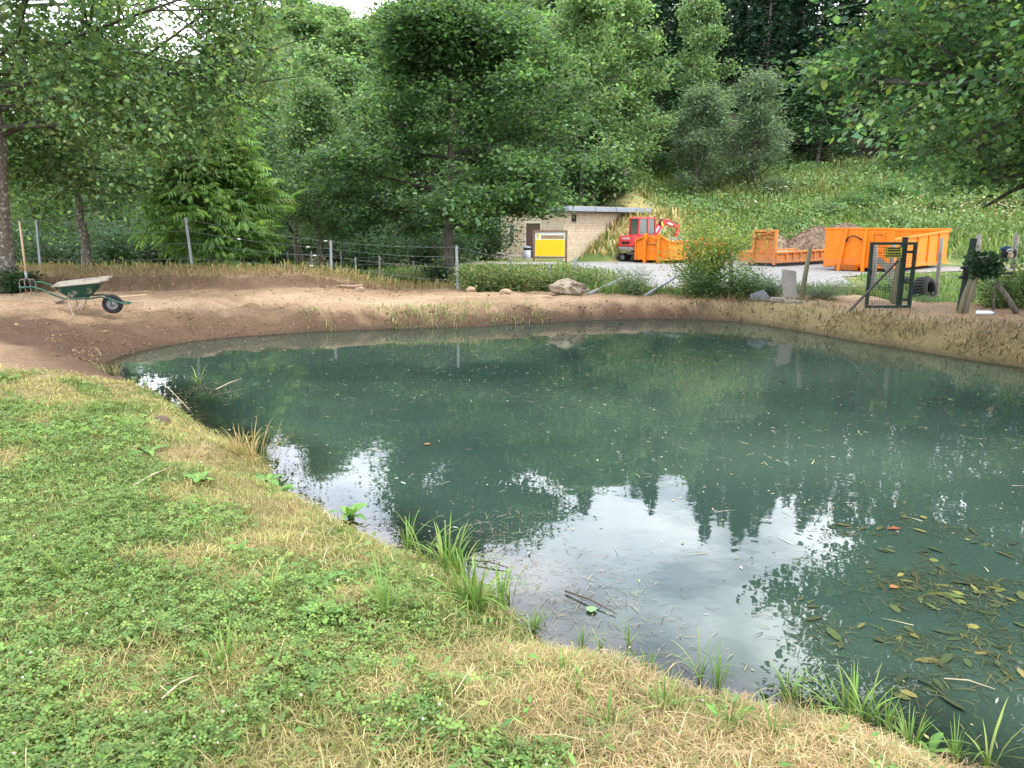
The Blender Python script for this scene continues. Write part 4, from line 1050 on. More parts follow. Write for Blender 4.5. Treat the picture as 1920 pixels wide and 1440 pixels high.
heap('rubble_load', 'brushwood and rubble heaped in the skip by the digger', cL + RZ(rL) @ Vector((2.6, 1.02, ZY + .72)), 2.5, .98, .62, [(.28,.24,.19),(.16,.15,.09),(.36,.32,.27),(.12,.13,.06)], 900, .055, 3, rL)
heap('gravel_load', 'pale gravel lying in the low worn skip', cM + RZ(rM) @ Vector((2.4, 1.05, ZY + .28)), 2.2, .9, .36, [(.34,.32,.27),(.26,.25,.20)], 500, .04, 4, rM)
heap('rubble_load', 'pale rubble in the big orange skip behind the gate', cR + RZ(rR) @ Vector((2.6, 1.4, .75)), 2.4, 1.2, .72, [(.30,.265,.215),(.23,.205,.17)], 800, .035, 5, rR)
p_ = on_ground(1560, 41.5)
heap('earth_heap', 'brown earth mound behind the low worn skip', p_ + Vector((0, 0, -.15)), 3.4, 3.0, 2.1, [(.135,.092,.06),(.17,.12,.08),(.10,.07,.046)], 2600, .035, 6)
p_ = on_ground(1445, 42.5)
heap('earth_heap', 'smaller tan earth mound behind the upright hook frame', p_ + Vector((0, 0, -.1)), 1.6, 1.8, 1.35, [(.18,.135,.088),(.15,.115,.07)], 900, .032, 7)

# --- wheelbarrow.  local +X: forward to the wheel
M_GREEN = mat('green_paint', (.008, .048, .030), (.012, .062, .038), 4, .5, c3=(.30, .25, .18), c3s=4.5, c3r=(.56, .62))
M_GREENT = mat('green_tube', (.010, .066, .042), (.014, .08, .05), 6, .4)
M_MUD = mat('dried_mud', (.20, .172, .135), (.26, .23, .19), 6, .95, bump=.5, c3=(.09, .068, .048), c3s=4, c3r=(.50, .62))
M_LEGM = mat('worn_leg_metal', (.32, .27, .22), (.22, .19, .16), 10, .7)
pw = PD(156, 588, 12.9); wbx = on_ground(149, 12.9)
wh = thing('wheelbarrow', 'green wheelbarrow with mud caked tray and black wheel', 'wheelbarrow', (wbx.x, wbx.y, wbx.z + .012), R(15)); wh.rotation_euler = (R(6), 0, R(15))
wh.scale = (.84, .84, .84)
def tray_mesh(inset, dz0, dz1):
    rim = [(-.46,-.25),(-.40,-.31),(.42,-.37),(.52,-.30),(.52,.30),(.42,.37),(-.40,.31),(-.46,.25)]
    bot = [(-.20,-.17),(-.18,-.19),(.14,-.19),(.17,-.17),(.17,.17),(.14,.19),(-.18,.19),(-.20,.17)]
    zr = lambda x: .60 + (x + .46) / .98 * .10
    return [(x * (1 - inset), y * (1 - inset), zr(x) + dz1) for x, y in rim], [(x * (1 - inset), y * (1 - inset), .37 + dz0) for x, y in bot]
r_, bt_ = tray_mesh(0, 0, 0); n = 8
MB().add(bt_ + r_, [tuple(range(n))[::-1]] + [(i, (i+1) % n, n + (i+1) % n, n + i) for i in range(n)]).build('tray', M_GREEN, wh)
tr_o = wh.children[-1]
m_ = tr_o.modifiers.new('s', 'SOLIDIFY'); m_.thickness = .012
MB().tube(r_ + r_[:1], .012, 6, False).build('rim', M_MUD, tr_o, True)
r2, b2_ = tray_mesh(.02, .02, .012)
midl = [tuple(Vector(b_).lerp(Vector(a), 1.0)) for a, b_ in zip(r2, b2_)]
ml = MB().add([(x, y, z) for x, y, z in midl] + [(.05, 0, .70), (.2, .1, .72), (-.15, -.05, .70)], [(i, (i+1) % n, 8) for i in range(n)])
ml.build('mud_layer', M_MUD, tr_o)
for s in (-1, 1):
    fr_ = MB().tube([(-.98,s*.28,.60),(-.78,s*.28,.615),(-.62,s*.27,.56),(-.42,s*.23,.43),(-.26,s*.21,.355),(.18,s*.17,.345),(.34,s*.13,.36),(.50,s*.11,.33),(.72,s*.10,.215),(.84,s*.08,.205)], .0165, 8).build('frame_tube', M_GREENT, wh, True)
    MB().tube([(-1.0,s*.28,.60),(-.88,s*.28,.607)], .021, 8).build('grip', M_BLACK if s > 0 else M_GREENT, fr_, True)
    MB().tube([(-.20,s*.21,.36),(-.17,s*.25,.18),(-.145,s*.27,.012),(-.10,s*.27,.012),(-.03,s*.25,.16),(.06,s*.19,.35)], .012, 7).build('leg', M_LEGM, wh, True)
    MB().tube([(.53,s*.085,.205),(.53,s*.115,.27),(.50,s*.115,.34)], .012, 6).build('axle_bracket', M_GREENT, wh, True)
MB().tube([(.84,-.08,.205),(.875,0,.21),(.84,.08,.205)], .0165, 8).build('front_guard', M_GREENT, wh, True)
MB().tube([(-.165,-.255,.15),(-.165,.255,.15)], .009, 6).build('leg_brace', M_LEGM, wh, True)
wl = thing('wheel', None, None); wl.parent = wh
MB().lathe([(.105,-.035),(.12,-.05),(.165,-.052),(.188,-.036),(.195,0),(.188,.036),(.165,.052),(.12,.05),(.105,.035)], 28, 'Y', (.53, 0, .19)).build('tyre', M_BLACK, wl, True)
MB().lathe([(0,-.06),(.03,-.06),(.035,-.03),(.09,-.025),(.107,-.04),(.107,.04),(.09,.025),(.035,.03),(.03,.06),(0,.06)], 22, 'Y', (.53, 0, .19)).build('rim', mat('grey_rim', (.13, .13, .13), (.20, .19, .18), 8, .5), wl, True)
# pale stick lying across the front
stk = MB().tube([(0, 0, 0), (.25, .02, .01), (.55, -.02, 0)], .012, 6).build('stick', mat('bare_stick', (.42, .32, .22), (.34, .26, .18), 9, .8), None, True)
stk.location = on_ground(205, 13.9, .015); stk.rotation_euler = (0, R(-3), R(8)); tag(stk, 'bare stick lying behind the wheelbarrow wheel', 'stick')

# --- garden fork stuck upright, and the rake lying behind the barrow
M_ASHW = mat('ash_handle', (.44, .32, .19), (.38, .27, .15), 6, .6, stretch=(1, 1, .15))
M_IRON = mat('rusty_iron', (.22, .16, .12), (.14, .11, .09), 12, .8)
pf = on_ground(47, 15.2)
fk = thing('garden_fork', 'long handled garden fork stuck upright by the left trunk', 'fork', pf, R(8))
MB().tube([(0,0,.40),(.002,0,.9),(0,0,1.42)], [.021,.02,.018], 8).build('handle', M_ASHW, fk, True)
MB().tube([(0,0,.30),(0,0,.46)], .024, 8).build('socket', M_STEEL, fk, True)
hd = MB().tube([(-.145,0,.24),(-.13,0,.29),(0,0,.315),(.13,0,.29),(.145,0,.24)], .012, 6).build('fork_head', M_IRON, fk, True)
for xx in (-.145, -.048, .048, .145):
    MB().tube([(xx, 0, .30 if abs(xx) < .1 else .25), (xx, .015, .12), (xx, .0, -.03)], [.011, .010, .006], 6).build('tine', M_IRON, fk, True)
pr = on_ground(112, 13.9)
rk = thing('iron_rake', 'iron rake lying on the earth behind the wheelbarrow', 'rake', pr + Vector((0, 0, .03)), R(16))
MB().tube([(.0,0,.05),(.75,.12,.06),(1.35,.2,.10)], .016, 7).build('handle', M_ASHW, rk, True)
hd = MB().box((-.05, -.02, .05), (.09, .52, .03)).build('rake_head', M_IRON, rk, bevel=.006)
for i in range(11): MB().tube([(-.05, -.26 + i * .048, .05), (-.08, -.26 + i * .048, -.03)], [.007, .004], 5).build('tooth', M_IRON, hd)

# --- wire fence with steel posts at the back of the bare ground
fpos = []
def steel_post(mb, h, w=.055): mb.box((0, 0, h / 2 - .15), (w, w * .7, h + .3)); return mb
fence = thing('wire_fence', 'strand wire fence on grey steel posts behind the bare earth', 'fence', (0, 0, 0))
tops = []
for (pxb, pyb, pxt, pyt, Y) in [(75,500,68,412,20.4),(362,503,348,408,20.3),(621,527,620,451,20.0),(858,542,856,461,18.4)]:
    a = on_ground(pxb, Y); t_ = PD(pxt, pyt, Y)
    mbp = MB().bar(a - Vector((0, 0, .3)), t_, .062, .045); mbp.build('post', M_STEEL, fence, bevel=.006)
    tops.append((a, t_))
ext = [(tops[0][0] + Vector((-3, .2, 0)), tops[0][1] + Vector((-3, .2, .1)))] + tops
last = (on_ground(1030, 19.0), PD(1030, 494, 19.0))
ext.append(last)
M_WIRE = mat('fence_wire', (.22, .23, .23), (.17, .18, .18), 20, .6, metal=.3)
fr_list = (.97, .74, .50, .20)
for fr2 in fr_list:
    pts = []
    for i in range(len(ext) - 1):
        a = ext[i][0].lerp(ext[i][1], fr2); b_ = ext[i+1][0].lerp(ext[i+1][1], fr2)
        for k_ in range(6):
            q = a.lerp(b_, k_ / 6); q.z -= .05 * math.sin(math.pi * k_ / 6); pts.append(q)
    pts.append(ext[-1][0].lerp(ext[-1][1], fr2))
    MB().tube(pts, .004, 5).build('wire', M_WIRE, fence)
for (i, fr2, f3) in ((1, .97, .965), (1, .74, .84), (1, .50, .885), (1, .20, .86), (1, .74, .36)):
    a = ext[2][0].lerp(ext[2][1], fr2); b_ = ext[3][0].lerp(ext[3][1], fr2); q = a.lerp(b_, f3); q.z -= .05 * math.sin(math.pi * f3)
    MB().lathe([(0,-.045),(.016,-.04),(.022,-.015),(.012,0),(.022,.015),(.016,.04),(0,.045)], 10, 'X', q).build('insulator', M_WHITE, fence, True)
# --- low posts of the mesh fence on the meadow
M_POSTG = mat('weathered_post', (.30, .28, .25), (.22, .205, .18), 14, .9, bump=.3, stretch=(1, 1, .2))
mf_ = thing('mesh_fence', 'low wire netting fence on thin posts across the green meadow', 'fence', (0, 0, 0))
mpos = []
for (px_, py0, py1, Y) in [(667,523,500,22.4),(712,532,495,22.0),(775,524,494,23.5),(806,500,492,25)]:
    a = on_ground(px_, Y); h_ = {667:.50,712:.62,775:.60,806:.5}[px_]
    mpos.append((a, h_)); MB().box((a.x, a.y, a.z + h_ / 2 - .1), (.045, .045, h_ + .2)).build('post', M_STEEL if px_ == 667 else M_POSTG, mf_)
for fr2 in (.3, .6, .95):
    MB().tube([p_ + Vector((0, 0, h_ * fr2)) for p_, h_ in mpos], .005, 4).build('wire', M_WIRE, mf_)
rf_ = thing('roadside_fence', 'thin dark post fence along the pale track at the left', 'fence', (0, 0, 0))
rp = []
for px_ in (300, 340, 385, 443, 457, 474, 498, 517, 540, 563, 585, 640):
    a = on_ground(px_, 29.5 + .01 * px_ % 1); rp.append(a)
    MB().box((a.x, a.y, a.z + .3), (.05, .05, .85)).build('post', M_POSTG, rf_)
for zz in (.3, .6): MB().tube([p_ + Vector((0, 0, zz)) for p_ in rp], .006, 4).build('rail_wire', M_WIRE, rf_)

# --- steel posts and fallen rails at the gap in the fence
def post_thing(name, label, px_, Y, pyt, m_, w=.06, d=.045, cat='post', group=None, base_dx=0.0, rnd=False):
    t_ = PD(px_, pyt, Y); a = on_ground(px_, Y); a.x += base_dx
    mb = MB()
    if rnd: mb.tube([a - Vector((0, 0, .2)), a.lerp(t_, .5), t_], [w / 2 * 1.05, w / 2, w / 2 * .92], 10)
    else: mb.bar(a - Vector((0, 0, .2)), t_, w, d)
    return tag(mb.build(name, m_, None, rnd, 0 if rnd else .005), label, cat, group)
post_thing('steel_post', 'short grey steel post standing in the weeds under the yellow board', 1030, 19.0, 493, M_STEEL)
post_thing('steel_post', 'grey steel post right of the yellow board', 1079, 20.5, 483, M_STEEL, .07)
post_thing('steel_post', 'short steel post in the weeds below the stone steps', 957, 22.5, 486, M_STEEL)
post_thing('steel_post', 'grey steel post inside the tall yellowish bush', 1311, 17.8, 478, M_STEEL, .05)
def rail(label, a, b_):
    mb = MB().bar(a, b_, .055, .055); tag(mb.build('steel_rail', M_STEEL, None, False, .005), label, 'rail')
a = on_ground(1104, 17.2, .03); b_ = PD(1170, 521, 19.3); rail('grey steel rail leaning up from the boulder', a, b_)
a = on_ground(1213, 17.0, .02); b_ = PD(1282, 510, 19.0); rail('grey steel rail leaning against the yellowish bush', a, b_)

# --- boulder and stones
def rock(name, label, loc, dims, seed, m_, rz=0, cuts=3, cat='stone', amp=.22, group=None):
    import bmesh
    bm = bmesh.new(); bmesh.ops.create_icosphere(bm, subdivisions=cuts, radius=1.0)
    rng = np.random.default_rng(seed); planes = [(Vector(rng.normal(0, 1, 3)).normalized(), rng.uniform(.62, .9)) for _ in range(9)]
    for v in bm.verts:
        for nrm, dd in planes:
            k_ = v.co.dot(nrm) - dd
            if k_ > 0: v.co -= nrm * k_ * .9
        q = v.co.copy()
        v.co += q.normalized() * amp * (float(fbm(np.array([q.x * 2.3 + seed + q.z * 1.1]), np.array([q.y * 2.3 + q.z * 1.7]), seed, 4)[0]) - .5)
        v.co = Vector((v.co.x * dims[0] / 2, v.co.y * dims[1] / 2, v.co.z * dims[2] / 2))
    me = bpy.data.meshes.new(name); bm.to_mesh(me); bm.free()
    o = link(name, me, m_); o.location = loc; o.rotation_euler = (0, 0, rz)
    return tag(o, label, cat, group)
M_LIME = mat('limestone', (.30, .25, .185), (.21, .165, .115), 5, .92, bump=.9, bscale=9, c3=(.10, .075, .05), c3s=4, c3r=(.50, .60))
M_CLAY = mat('dusty_stone', (.33, .24, .155), (.25, .18, .115), 6, .95, bump=.4, bscale=14)
rock('boulder', 'pitted pale limestone boulder at the edge of the weeds', on_ground(1066, 17.1, .13), (.82, .45, .42), 3, M_LIME, R(5), 4, amp=.75)
rock('stone', 'round dusty stone on the bare earth below the fence', on_ground(672, 17.7, .05), (.24, .2, .17), 4, M_CLAY)
rock('stone', 'dusty clod left of the boulder', on_ground(948, 17.2, .04), (.30, .24, .18), 5, M_CLAY)
rock('stone', 'dusty clod beside the weeds right of the fence post', on_ground(882, 17.6, .04), (.24, .2, .17), 6, M_CLAY)
rock('stone', 'flat stone half buried in front of the boulder', on_ground(1018, 16.7, .0), (.5, .2, .12), 7, M_CLAY)
rock('stone', 'small dark clod on the mown grass by the shore', Vector((P(302, 766, .33).x, P(302, 766, .33).y, gz(*P(302, 766, .33).to_2d()) + .03)), (.14, .11, .11), 8, mat('dark_earth', (.07, .05, .035), (.11, .08, .055), 9, .95))
# root lying by the round stone
ro = on_ground(645, 17.9, .04)
tag(MB().tube([ro + Vector((-.35,0,0)), ro + Vector((-.1,.02,.03)), ro + Vector((.2,0,.02)), ro + Vector((.42,.04,.05))], [.02,.03,.03,.018], 7).build('dead_branch', M_CLAY, None, True), 'short dead branch lying beside the round stone', 'branch')
# sawn stake on the shore
sp_ = P(458, 612, .22); sz = gz(sp_.x, sp_.y)
tag(MB().tube([(sp_.x, sp_.y, sz - .15), (sp_.x, sp_.y, sz + .04), (sp_.x + .005, sp_.y, sz + .13)], [.05, .05, .047], 10).build('wooden_stake', mat('sawn_stake', (.50, .40, .30), (.36, .28, .21), 9, .85), None, True), 'short sawn stake at the water edge on the left', 'stake')

# --- leaning slab, broken kerbs
M_CONC = mat('concrete_slab', (.225, .205, .175), (.165, .15, .128), 4, .92, bump=.35, bscale=25, c3=(.22, .20, .15), c3s=5, c3r=(.6, .75))
pa = on_ground(1485, 15.9); pt = PD(1497, 513, 16.25)
ln = (pt - pa).length
sl = MB().box((0, 0, ln / 2 - .03), (.30, .05, ln + .06)).build('concrete_slab', M_CONC, None, False, .008)
sl.location = pa; sl.rotation_euler = (pt - pa).to_track_quat('Z', 'Y').to_euler(); tag(sl, 'upright concrete slab leaning beside the wooden post', 'slab')
sl.rotation_euler = (R(-30), R(9), R(4))
q = on_ground(1430, 15.9, .05); kb = MB().hexa([(-.28,-.03,-.06),(.3,-.03,-.06),(.3,.05,-.06),(-.28,.05,-.06)], [(-.26,.02,.10),(.05,.02,.24),(.1,.08,.24),(-.26,.08,.1)]).build('broken_slab', mat('blue_grey_concrete', (.12, .125, .135), (.17, .17, .175), 5, .9), None, False, .01)
kb.location = q; kb.scale = (.8, .8, .75); tag(kb, 'broken blue grey slab leaning in the weeds', 'slab')
for i, (px_, Y, l, rz_, lb) in enumerate([(1463, 15.6, .30, .05, 'short round edged kerb piece left of the leaning slab'), (1492, 15.45, .36, -.05, 'short kerb piece lying at the foot of the leaning slab')]):
    q = on_ground(px_, Y, .04); o = MB().box((0, 0, 0), (l, .12, .11)).build('kerb_piece', M_CONC, None, False, .03); o.location = q; o.rotation_euler = (0, R(3), rz_); tag(o, lb, 'kerb')

# --- chain link fence on the leaning wooden posts
M_OLDWOOD = mat('mossy_post_wood', (.11, .10, .058), (.17, .15, .095), 10, .9, bump=.4, stretch=(1, 1, .2))
cl_ = thing('chain_link_fence', 'sagging chain link fence on a leaning wooden post', 'fence', (0, 0, 0))
cp = []
for (pxb, pxt, pyt, Y) in [(1376,1369,470,17.2),(1506,1519,466,15.9),(1600,1606,470,15.6)]:
    a = on_ground(pxb, Y); t_ = PD(pxt, pyt, Y); cp.append((a, t_))
    if pxb != 1600: MB().tube([a - Vector((0,0,.2)), a.lerp(t_, .5), t_], [.05, .047, .042], 10).build('post', M_OLDWOOD, cl_, True)
nt_ = MB()
for i in range(len(cp) - 1):
    (a0, t0), (a1, t1) = cp[i], cp[i+1]; w = (a1 - a0).length; nx = int(w / .075); 
    def pt2(u, v):
        v = min(max(v, 0), 1); q = (a0.lerp(t0, .08 + .80 * v)).lerp(a1.lerp(t1, .08 + .80 * v), u); q.z -= .06 * math.sin(math.pi * u) * v; return q
    for s in (-1, 1):
        for k_ in range(-14, nx + 15):
            u0, u1 = k_ / nx, (k_ + s * 13) / nx
            lo, hi = (u0, u1)
            # clip to the panel
            t0_, t1_ = 0.0, 1.0
            d_u = hi - lo
            if d_u != 0:
                ta, tb = (0 - lo) / d_u, (1 - lo) / d_u
                t0_, t1_ = max(0, min(ta, tb)), min(1, max(ta, tb))
            if t1_ - t0_ > .05:
                nt_.tube([pt2(lo + d_u * t0_, t0_), pt2(lo + d_u * (t0_ + t1_) / 2, (t0_ + t1_) / 2), pt2(lo + d_u * t1_, t1_)], .0022, 3, False)
tag(nt_.build('netting', M_WIRE, cl_), kind='stuff')

# --- garden gate
M_GGREEN = mat('dark_green_steel', (.004, .017, .011), (.006, .024, .015), 5, .6)
gp = on_ground(1664, 14.2); GY0 = 14.2
gx0, gx1 = PX(1624, GY0, 577), PX(1706, GY0, 577)
gt = thing('garden_gate', 'open dark green mesh garden gate with a yellow notice', 'gate', (gx0, GY0, gp.z + .03), R(2))
gw, gh = gx1 - gx0, 1.20
fr_ = MB(); 
fr_.bar((0,0,0),(0,0,gh),.05).bar((gw,0,0),(gw,0,gh),.05).bar((.025,0,.025),(gw-.025,0,.025),.05).bar((.025,0,gh-.025),(gw-.025,0,gh-.025),.05)
fr_.build('gate_frame', M_GGREEN, gt)
wm = MB(); nx_, nz_ = int(gw / .047), int(gh / .047)
for i in range(1, nx_): wm.tube([(gw * i / nx_, 0, .04), (gw * i / nx_, 0, gh - .04)], .0026, 4, False)
for i in range(1, nz_): wm.tube([(.02, .004, gh * i / nz_), (gw - .02, .004, gh * i / nz_)], .0026, 4, False)
tag(wm.build('wire_mesh', M_GGREEN, gt), kind='stuff')
sg = MB().box((gw * .52, .018, gh * .845), (.32, .012, .185)).build('notice', mat('notice_yellow', (.38, .36, .035), (.33, .31, .03), 3, .6), gt)
rs = random.Random(4); x0s = gw * .52
for r4, (zz, hh, ww) in enumerate([(.905, .026, .24), (.872, .030, .22), (.826, .022, .24), (.790, .020, .28)]):
    xx = -ww / 2; line = MB()
    while xx < ww / 2:
        w = rs.uniform(.012, .022); line.box((x0s + xx + w / 2, .0105, gh * zz), (w * .8, .003, hh * rs.uniform(.8, 1))); xx += w
    tag(line.build('lettering', M_DARK, sg), kind='stuff')
for zz in (.15, 1.02): MB().box((gw - .06, .04, zz), (.10, .05, .05)).build('hinge', M_GGREEN, gt)
MB().box((0.0, -.03, gh * .55), (.05, .04, .10)).build('latch', M_BLACK, gt)
gpst = on_ground(1692, 14.45)
gps = thing('gate_post', 'dark green steel post that carries the open gate', 'post', gpst)
MB().box((0, 0, .58), (.075, .075, 1.42)).build('post', M_GGREEN, gps); MB().box((0, 0, 1.30), (.09, .09, .03)).build('cap', M_GGREEN, gps, bevel=.008)
a = on_ground(1596, 13.95, .0); b_ = PD(1684, 489, 14.12)
tag(MB().bar(a - Vector((0,0,.02)), b_, .045, .03).build('prop_bar', mat('dark_brown_bar', (.045, .032, .025), (.03, .022, .018), 9, .7)), 'dark bar leaning through the gate as a prop', 'bar')
def wpost(label, pxb, pxt, pyt, Y, w, m_, zdrop=.2):
    a = on_ground(pxb, Y); t_ = PD(pxt, pyt, Y)
    return tag(MB().tube([a - Vector((0,0,zdrop)), a.lerp(t_, .33), a.lerp(t_, .66), t_], [w*.52, w*.5, w*.48, w*.45], 10).build('wooden_post', m_, None, True), label, 'post')
M_GREYWOOD = mat('grey_post_wood', (.22, .20, .175), (.14, .125, .11), 12, .9, bump=.4, stretch=(1, 1, .2))
wpost('olive round wooden post behind the gate mesh', 1682, 1697, 455, 15.2, .11, M_OLDWOOD)
wpost('thinner mossy post behind the gate, left of the olive one', 1676, 1690, 458, 15.6, .07, M_OLDWOOD)
wpost('grey weathered post behind the left of the gate', 1641, 1641, 460, 19.2, .14, M_GREYWOOD)
wpost('grey weathered post seen through the middle of the gate', 1672, 1675, 455, 21.5, .13, M_GREYWOOD)
wpost('grey wooden post in front of the big skip end', 1761, 1766, 446, 19.6, .10, M_GREYWOOD)
wpost('pale square topped post behind the green latch post', 1829, 1836, 439, 17.5, .12, M_GREYWOOD)
wpost('pale post at the right edge behind the bag', 1898, 1908, 436, 17.0, .12, M_GREYWOOD)
# board braced between the two grey posts
a = PD(1645, 486, 19.3); b_ = PD(1668, 505, 19.3)
tag(MB().bar(a, b_, .03, .16).build('brace_board', M_GREYWOOD), 'grey board slanting between posts behind the gate', 'board')
# latch post and leaning poles
lp = on_ground(1808, 13.9); lt = PD(1826, 447, 13.9)
lp_t = thing('latch_post', 'dark green post with latch hooks right of the gate opening', 'post', lp)
d3 = lt - lp
MB().bar((0,0,-.1), tuple(d3), .085, .085).build('post', M_GGREEN, lp_t, bevel=.006)
for f3 in (.60, .47): MB().box(tuple(d3 * f3 + Vector((-.07, -.02, 0))), (.12, .06, .05)).build('latch_hook', M_BLACK, lp_t, bevel=.006)
MB().box(tuple(d3 * .535 + Vector((-.05, -.03, 0))), (.06, .06, .20)).build('lock_box', M_BLACK, lp_t, bevel=.006)
wpost('olive pole leaning on the latch post', 1806, 1832, 498, 13.6, .10, M_OLDWOOD)
wpost('second mossy pole leaning beside the latch post', 1817, 1838, 500, 13.55, .085, M_OLDWOOD)
wpost('thin dark stake under the bag', 1873, 1868, 498, 13.9, .035, M_BARK)
a = on_ground(1918, 13.4); b_ = PD(1868, 530, 13.6)
tag(MB().tube([a, a.lerp(b_, .5) + Vector((0,0,.03)), b_], [.05, .045, .04], 9).build('fallen_pole', M_BARK, None, True), 'dark pole slanting down to the right edge', 'pole')
# fence wires from the pale posts
for i, zz in enumerate((.35, .62, .9, 1.12)):
    q = [Vector((PX(1675, 21.5), 21.5, .08 + zz)), Vector((PX(1763, 19.6), 19.6, .08 + zz)), Vector((PX(1832, 17.5), 17.5, .08 + zz)), Vector((PX(1903, 17.0), 17.0, .08 + zz))]
    tag(MB().tube(q, .005, 4).build('strand_wire', M_WIRE), ('lowest', 'second lowest', 'second highest', 'highest')[i] + ' wire strung between the grey posts right of the gate', 'wire', 'wires between the grey posts')
# bag hung in the brush
bp_ = PD(1889, 475, 13.8)
bg = thing('bag', 'dark rounded bag with tan patch and blue top hung in the brush', 'bag', bp_)
import bmesh
def ell(nm, c, r, m_, par, sub=3, sq=2.4):
    bm = bmesh.new(); bmesh.ops.create_icosphere(bm, subdivisions=sub, radius=1.0)
    for v in bm.verts:
        q = v.co; v.co = Vector([math.copysign(abs(t) ** (2 / sq), t) for t in q]); v.co = Vector((v.co.x * r[0], v.co.y * r[1], v.co.z * r[2]))
    me = bpy.data.meshes.new(nm); bm.to_mesh(me); bm.free(); me.polygons.foreach_set('use_smooth', np.ones(len(me.polygons), bool))
    o = link(nm, me, m_, par); o.location = c; return o
bd = ell('body', (.02, 0, 0), (.125, .10, .095), mat('dark_bag_cloth', (.016, .014, .016), (.028, .02, .02), 12, .8), bg)
ell('tan_patch', (.005, -.075, -.035), (.052, .045, .06), mat('tan_cloth', (.42, .33, .22), (.36, .28, .18), 9, .8), bg)
ell('blue_top', (-.035, 0, .085), (.085, .08, .045), mat('blue_cloth', (.02, .07, .14), (.015, .05, .10), 9, .6), bg)
MB().tube([(-.07,-.09,.03),(-.06,-.095,.065),(0,-.1,.07),(.045,-.095,.06),(.0,-.11,.025),(-.05,-.1,.015)], .016, 7).build('white_strap', M_WHITE, bg, True)
# dark metal frame under it
fb = PD(1882, 512, 13.9)
fm_ = thing('metal_frame', 'dark metal frame with a white curved strip under the bag', 'frame', fb)
f_ = MB(); f_.bar((-.20,0,-.02),(.16,0,.0),.035).bar((-.20,0,-.02),(-.14,0,.16),.02).bar((-.16,.05,.14),(.02,.05,.02),.02).bar((.02,.05,.02),(.08,.05,.10),.02); f_.build('bars', M_BLACK, fm_)
MB().tube([(.02,-.03,.10),(.035,-.03,.075),(.07,-.03,.062),(.13,-.03,.055)], [.016,.018,.016,.012], 7).build('white_strip', M_WHITE, fm_, True)
MB().tube([(-.12,-.03,.08),(-.08,-.03,-.0)], .006, 5).build('spoke', M_STEEL, fm_)
# old tyres
def tyre(label, loc, rx_, rz_, ro, w):
    t_ = thing('tyre', label, 'tyre', loc, rz_); t_.rotation_euler = (rx_, 0, rz_)
    MB().lathe([(ro*.56,-w*.42),(ro*.66,-w*.5),(ro*.88,-w*.5),(ro*.97,-w*.36),(ro,0),(ro*.97,w*.36),(ro*.88,w*.5),(ro*.66,w*.5),(ro*.56,w*.42),(ro*.54,0),(ro*.56,-w*.42)], 30, 'Z').build('carcass', M_BLACK, t_, True)
    tr_ = MB()
    for k_ in range(26):
        a = k_ * 6.283 / 26
        tr_.box((ro * math.cos(a), ro * math.sin(a), 0), (.03, ro * .16, w * .62), RZ(a))
    tag(tr_.build('tread', M_BLACK, t_), kind='stuff')
    return t_
q = on_ground(1738, 18.95, .30); tyre('big black tyre standing in the grass before the orange skip', q, R(80), R(38), .33, .34)
q = on_ground(1700, 19.6, .27); tyre('black tyre half hidden behind the gate post', q, R(84), R(-20), .30, .26)
# bottle
q = P(1846, 593, .40); q.z = gz(q.x, q.y) + .035
bo = thing('plastic_bottle', 'clear white plastic bottle lying on the bank at the right', 'bottle', q, R(-6))
MB().lathe([(0,-.14),(.034,-.138),(.037,-.12),(.035,-.05),(.037,.03),(.034,.09),(.014,.125),(.013,.145)], 14, 'X').build('body', mat('bottle_plastic', (.62, .66, .72), (.55, .60, .68), 10, .25, spec=.6), bo, True)
MB().lathe([(0,.165),(.017,.165),(.017,.14),(0,.14)], 12, 'X').build('cap', mat('cap_blue', (.10, .16, .35), None, 5, .4), bo, True)
# ================================================================ WEEDS, BUSHES, GRASS
# --- bushes along the far bank
YB = [(.10,.17,.04),(.14,.20,.05),(.075,.135,.038),(.20,.21,.05)]
BR = [(.075,.130,.040),(.10,.16,.05),(.055,.10,.034),(.15,.17,.06)]
GR = [(.085,.145,.060),(.11,.175,.075),(.065,.12,.05)]
bushes = {}
bush_y = shrub(300, 2.15, 1.05, .085, 9000, T_RHOMB, [tuple(1.25*v for v in q) for q in YB], 22, .17)
put_shrub('bush', 'tall yellowish green bush in front of the left orange skip', on_ground(1312, 17.4), bush_y, .4, (.82, .82, 1.0))
bush_b = [shrub(310 + i, .75, .85, .075, 3200, T_RHOMB, BR, 22, .20) for i in range(2)]
put_shrub('bramble', 'low bramble right of the fence post with the wires', on_ground(905, 18.2), bush_b[0], 0, (1.0, .9, .95))
put_shrub('bramble', 'low bramble in front of the waste bin', on_ground(965, 18.3), bush_b[1], 1, (1.05, .9, .85))
put_shrub('bramble', 'leafy weed clump below the yellow board', on_ground(1035, 18.4), bush_b[0], 2.2, (.95, .9, .75))
put_shrub('bramble', 'leafy weed clump right of the yellow board post', on_ground(1095, 18.8), bush_b[1], 3.0, (.85, .9, .8))
bush_g = shrub(320, 1.05, .55, .085, 2600, T_LANCE, GR, 20, .20)
put_shrub('goosefoot', 'grey green weed bush between the two fallen rails', on_ground(1186, 17.3), bush_g, 0, (.85, .85, .72))
bush_d = shrub(330, .9, .75, .08, 3000, T_RHOMB, [(.065,.12,.04),(.085,.15,.05),(.05,.095,.035)], 18, .2)
put_shrub('bush', 'dark low weeds at the foot of the yellowish bush', on_ground(1330, 16.8), bush_d, 0, (1.0, .8, .75))
put_shrub('bush', 'dark weeds between yellowish bush and broken slab', on_ground(1400, 16.5), bush_d, 1.4, (.85, .8, .72))
put_shrub('bush', 'pale weeds around the leaning wooden post', on_ground(1450, 16.6), bush_g, 1.4, (.9, .8, .55))
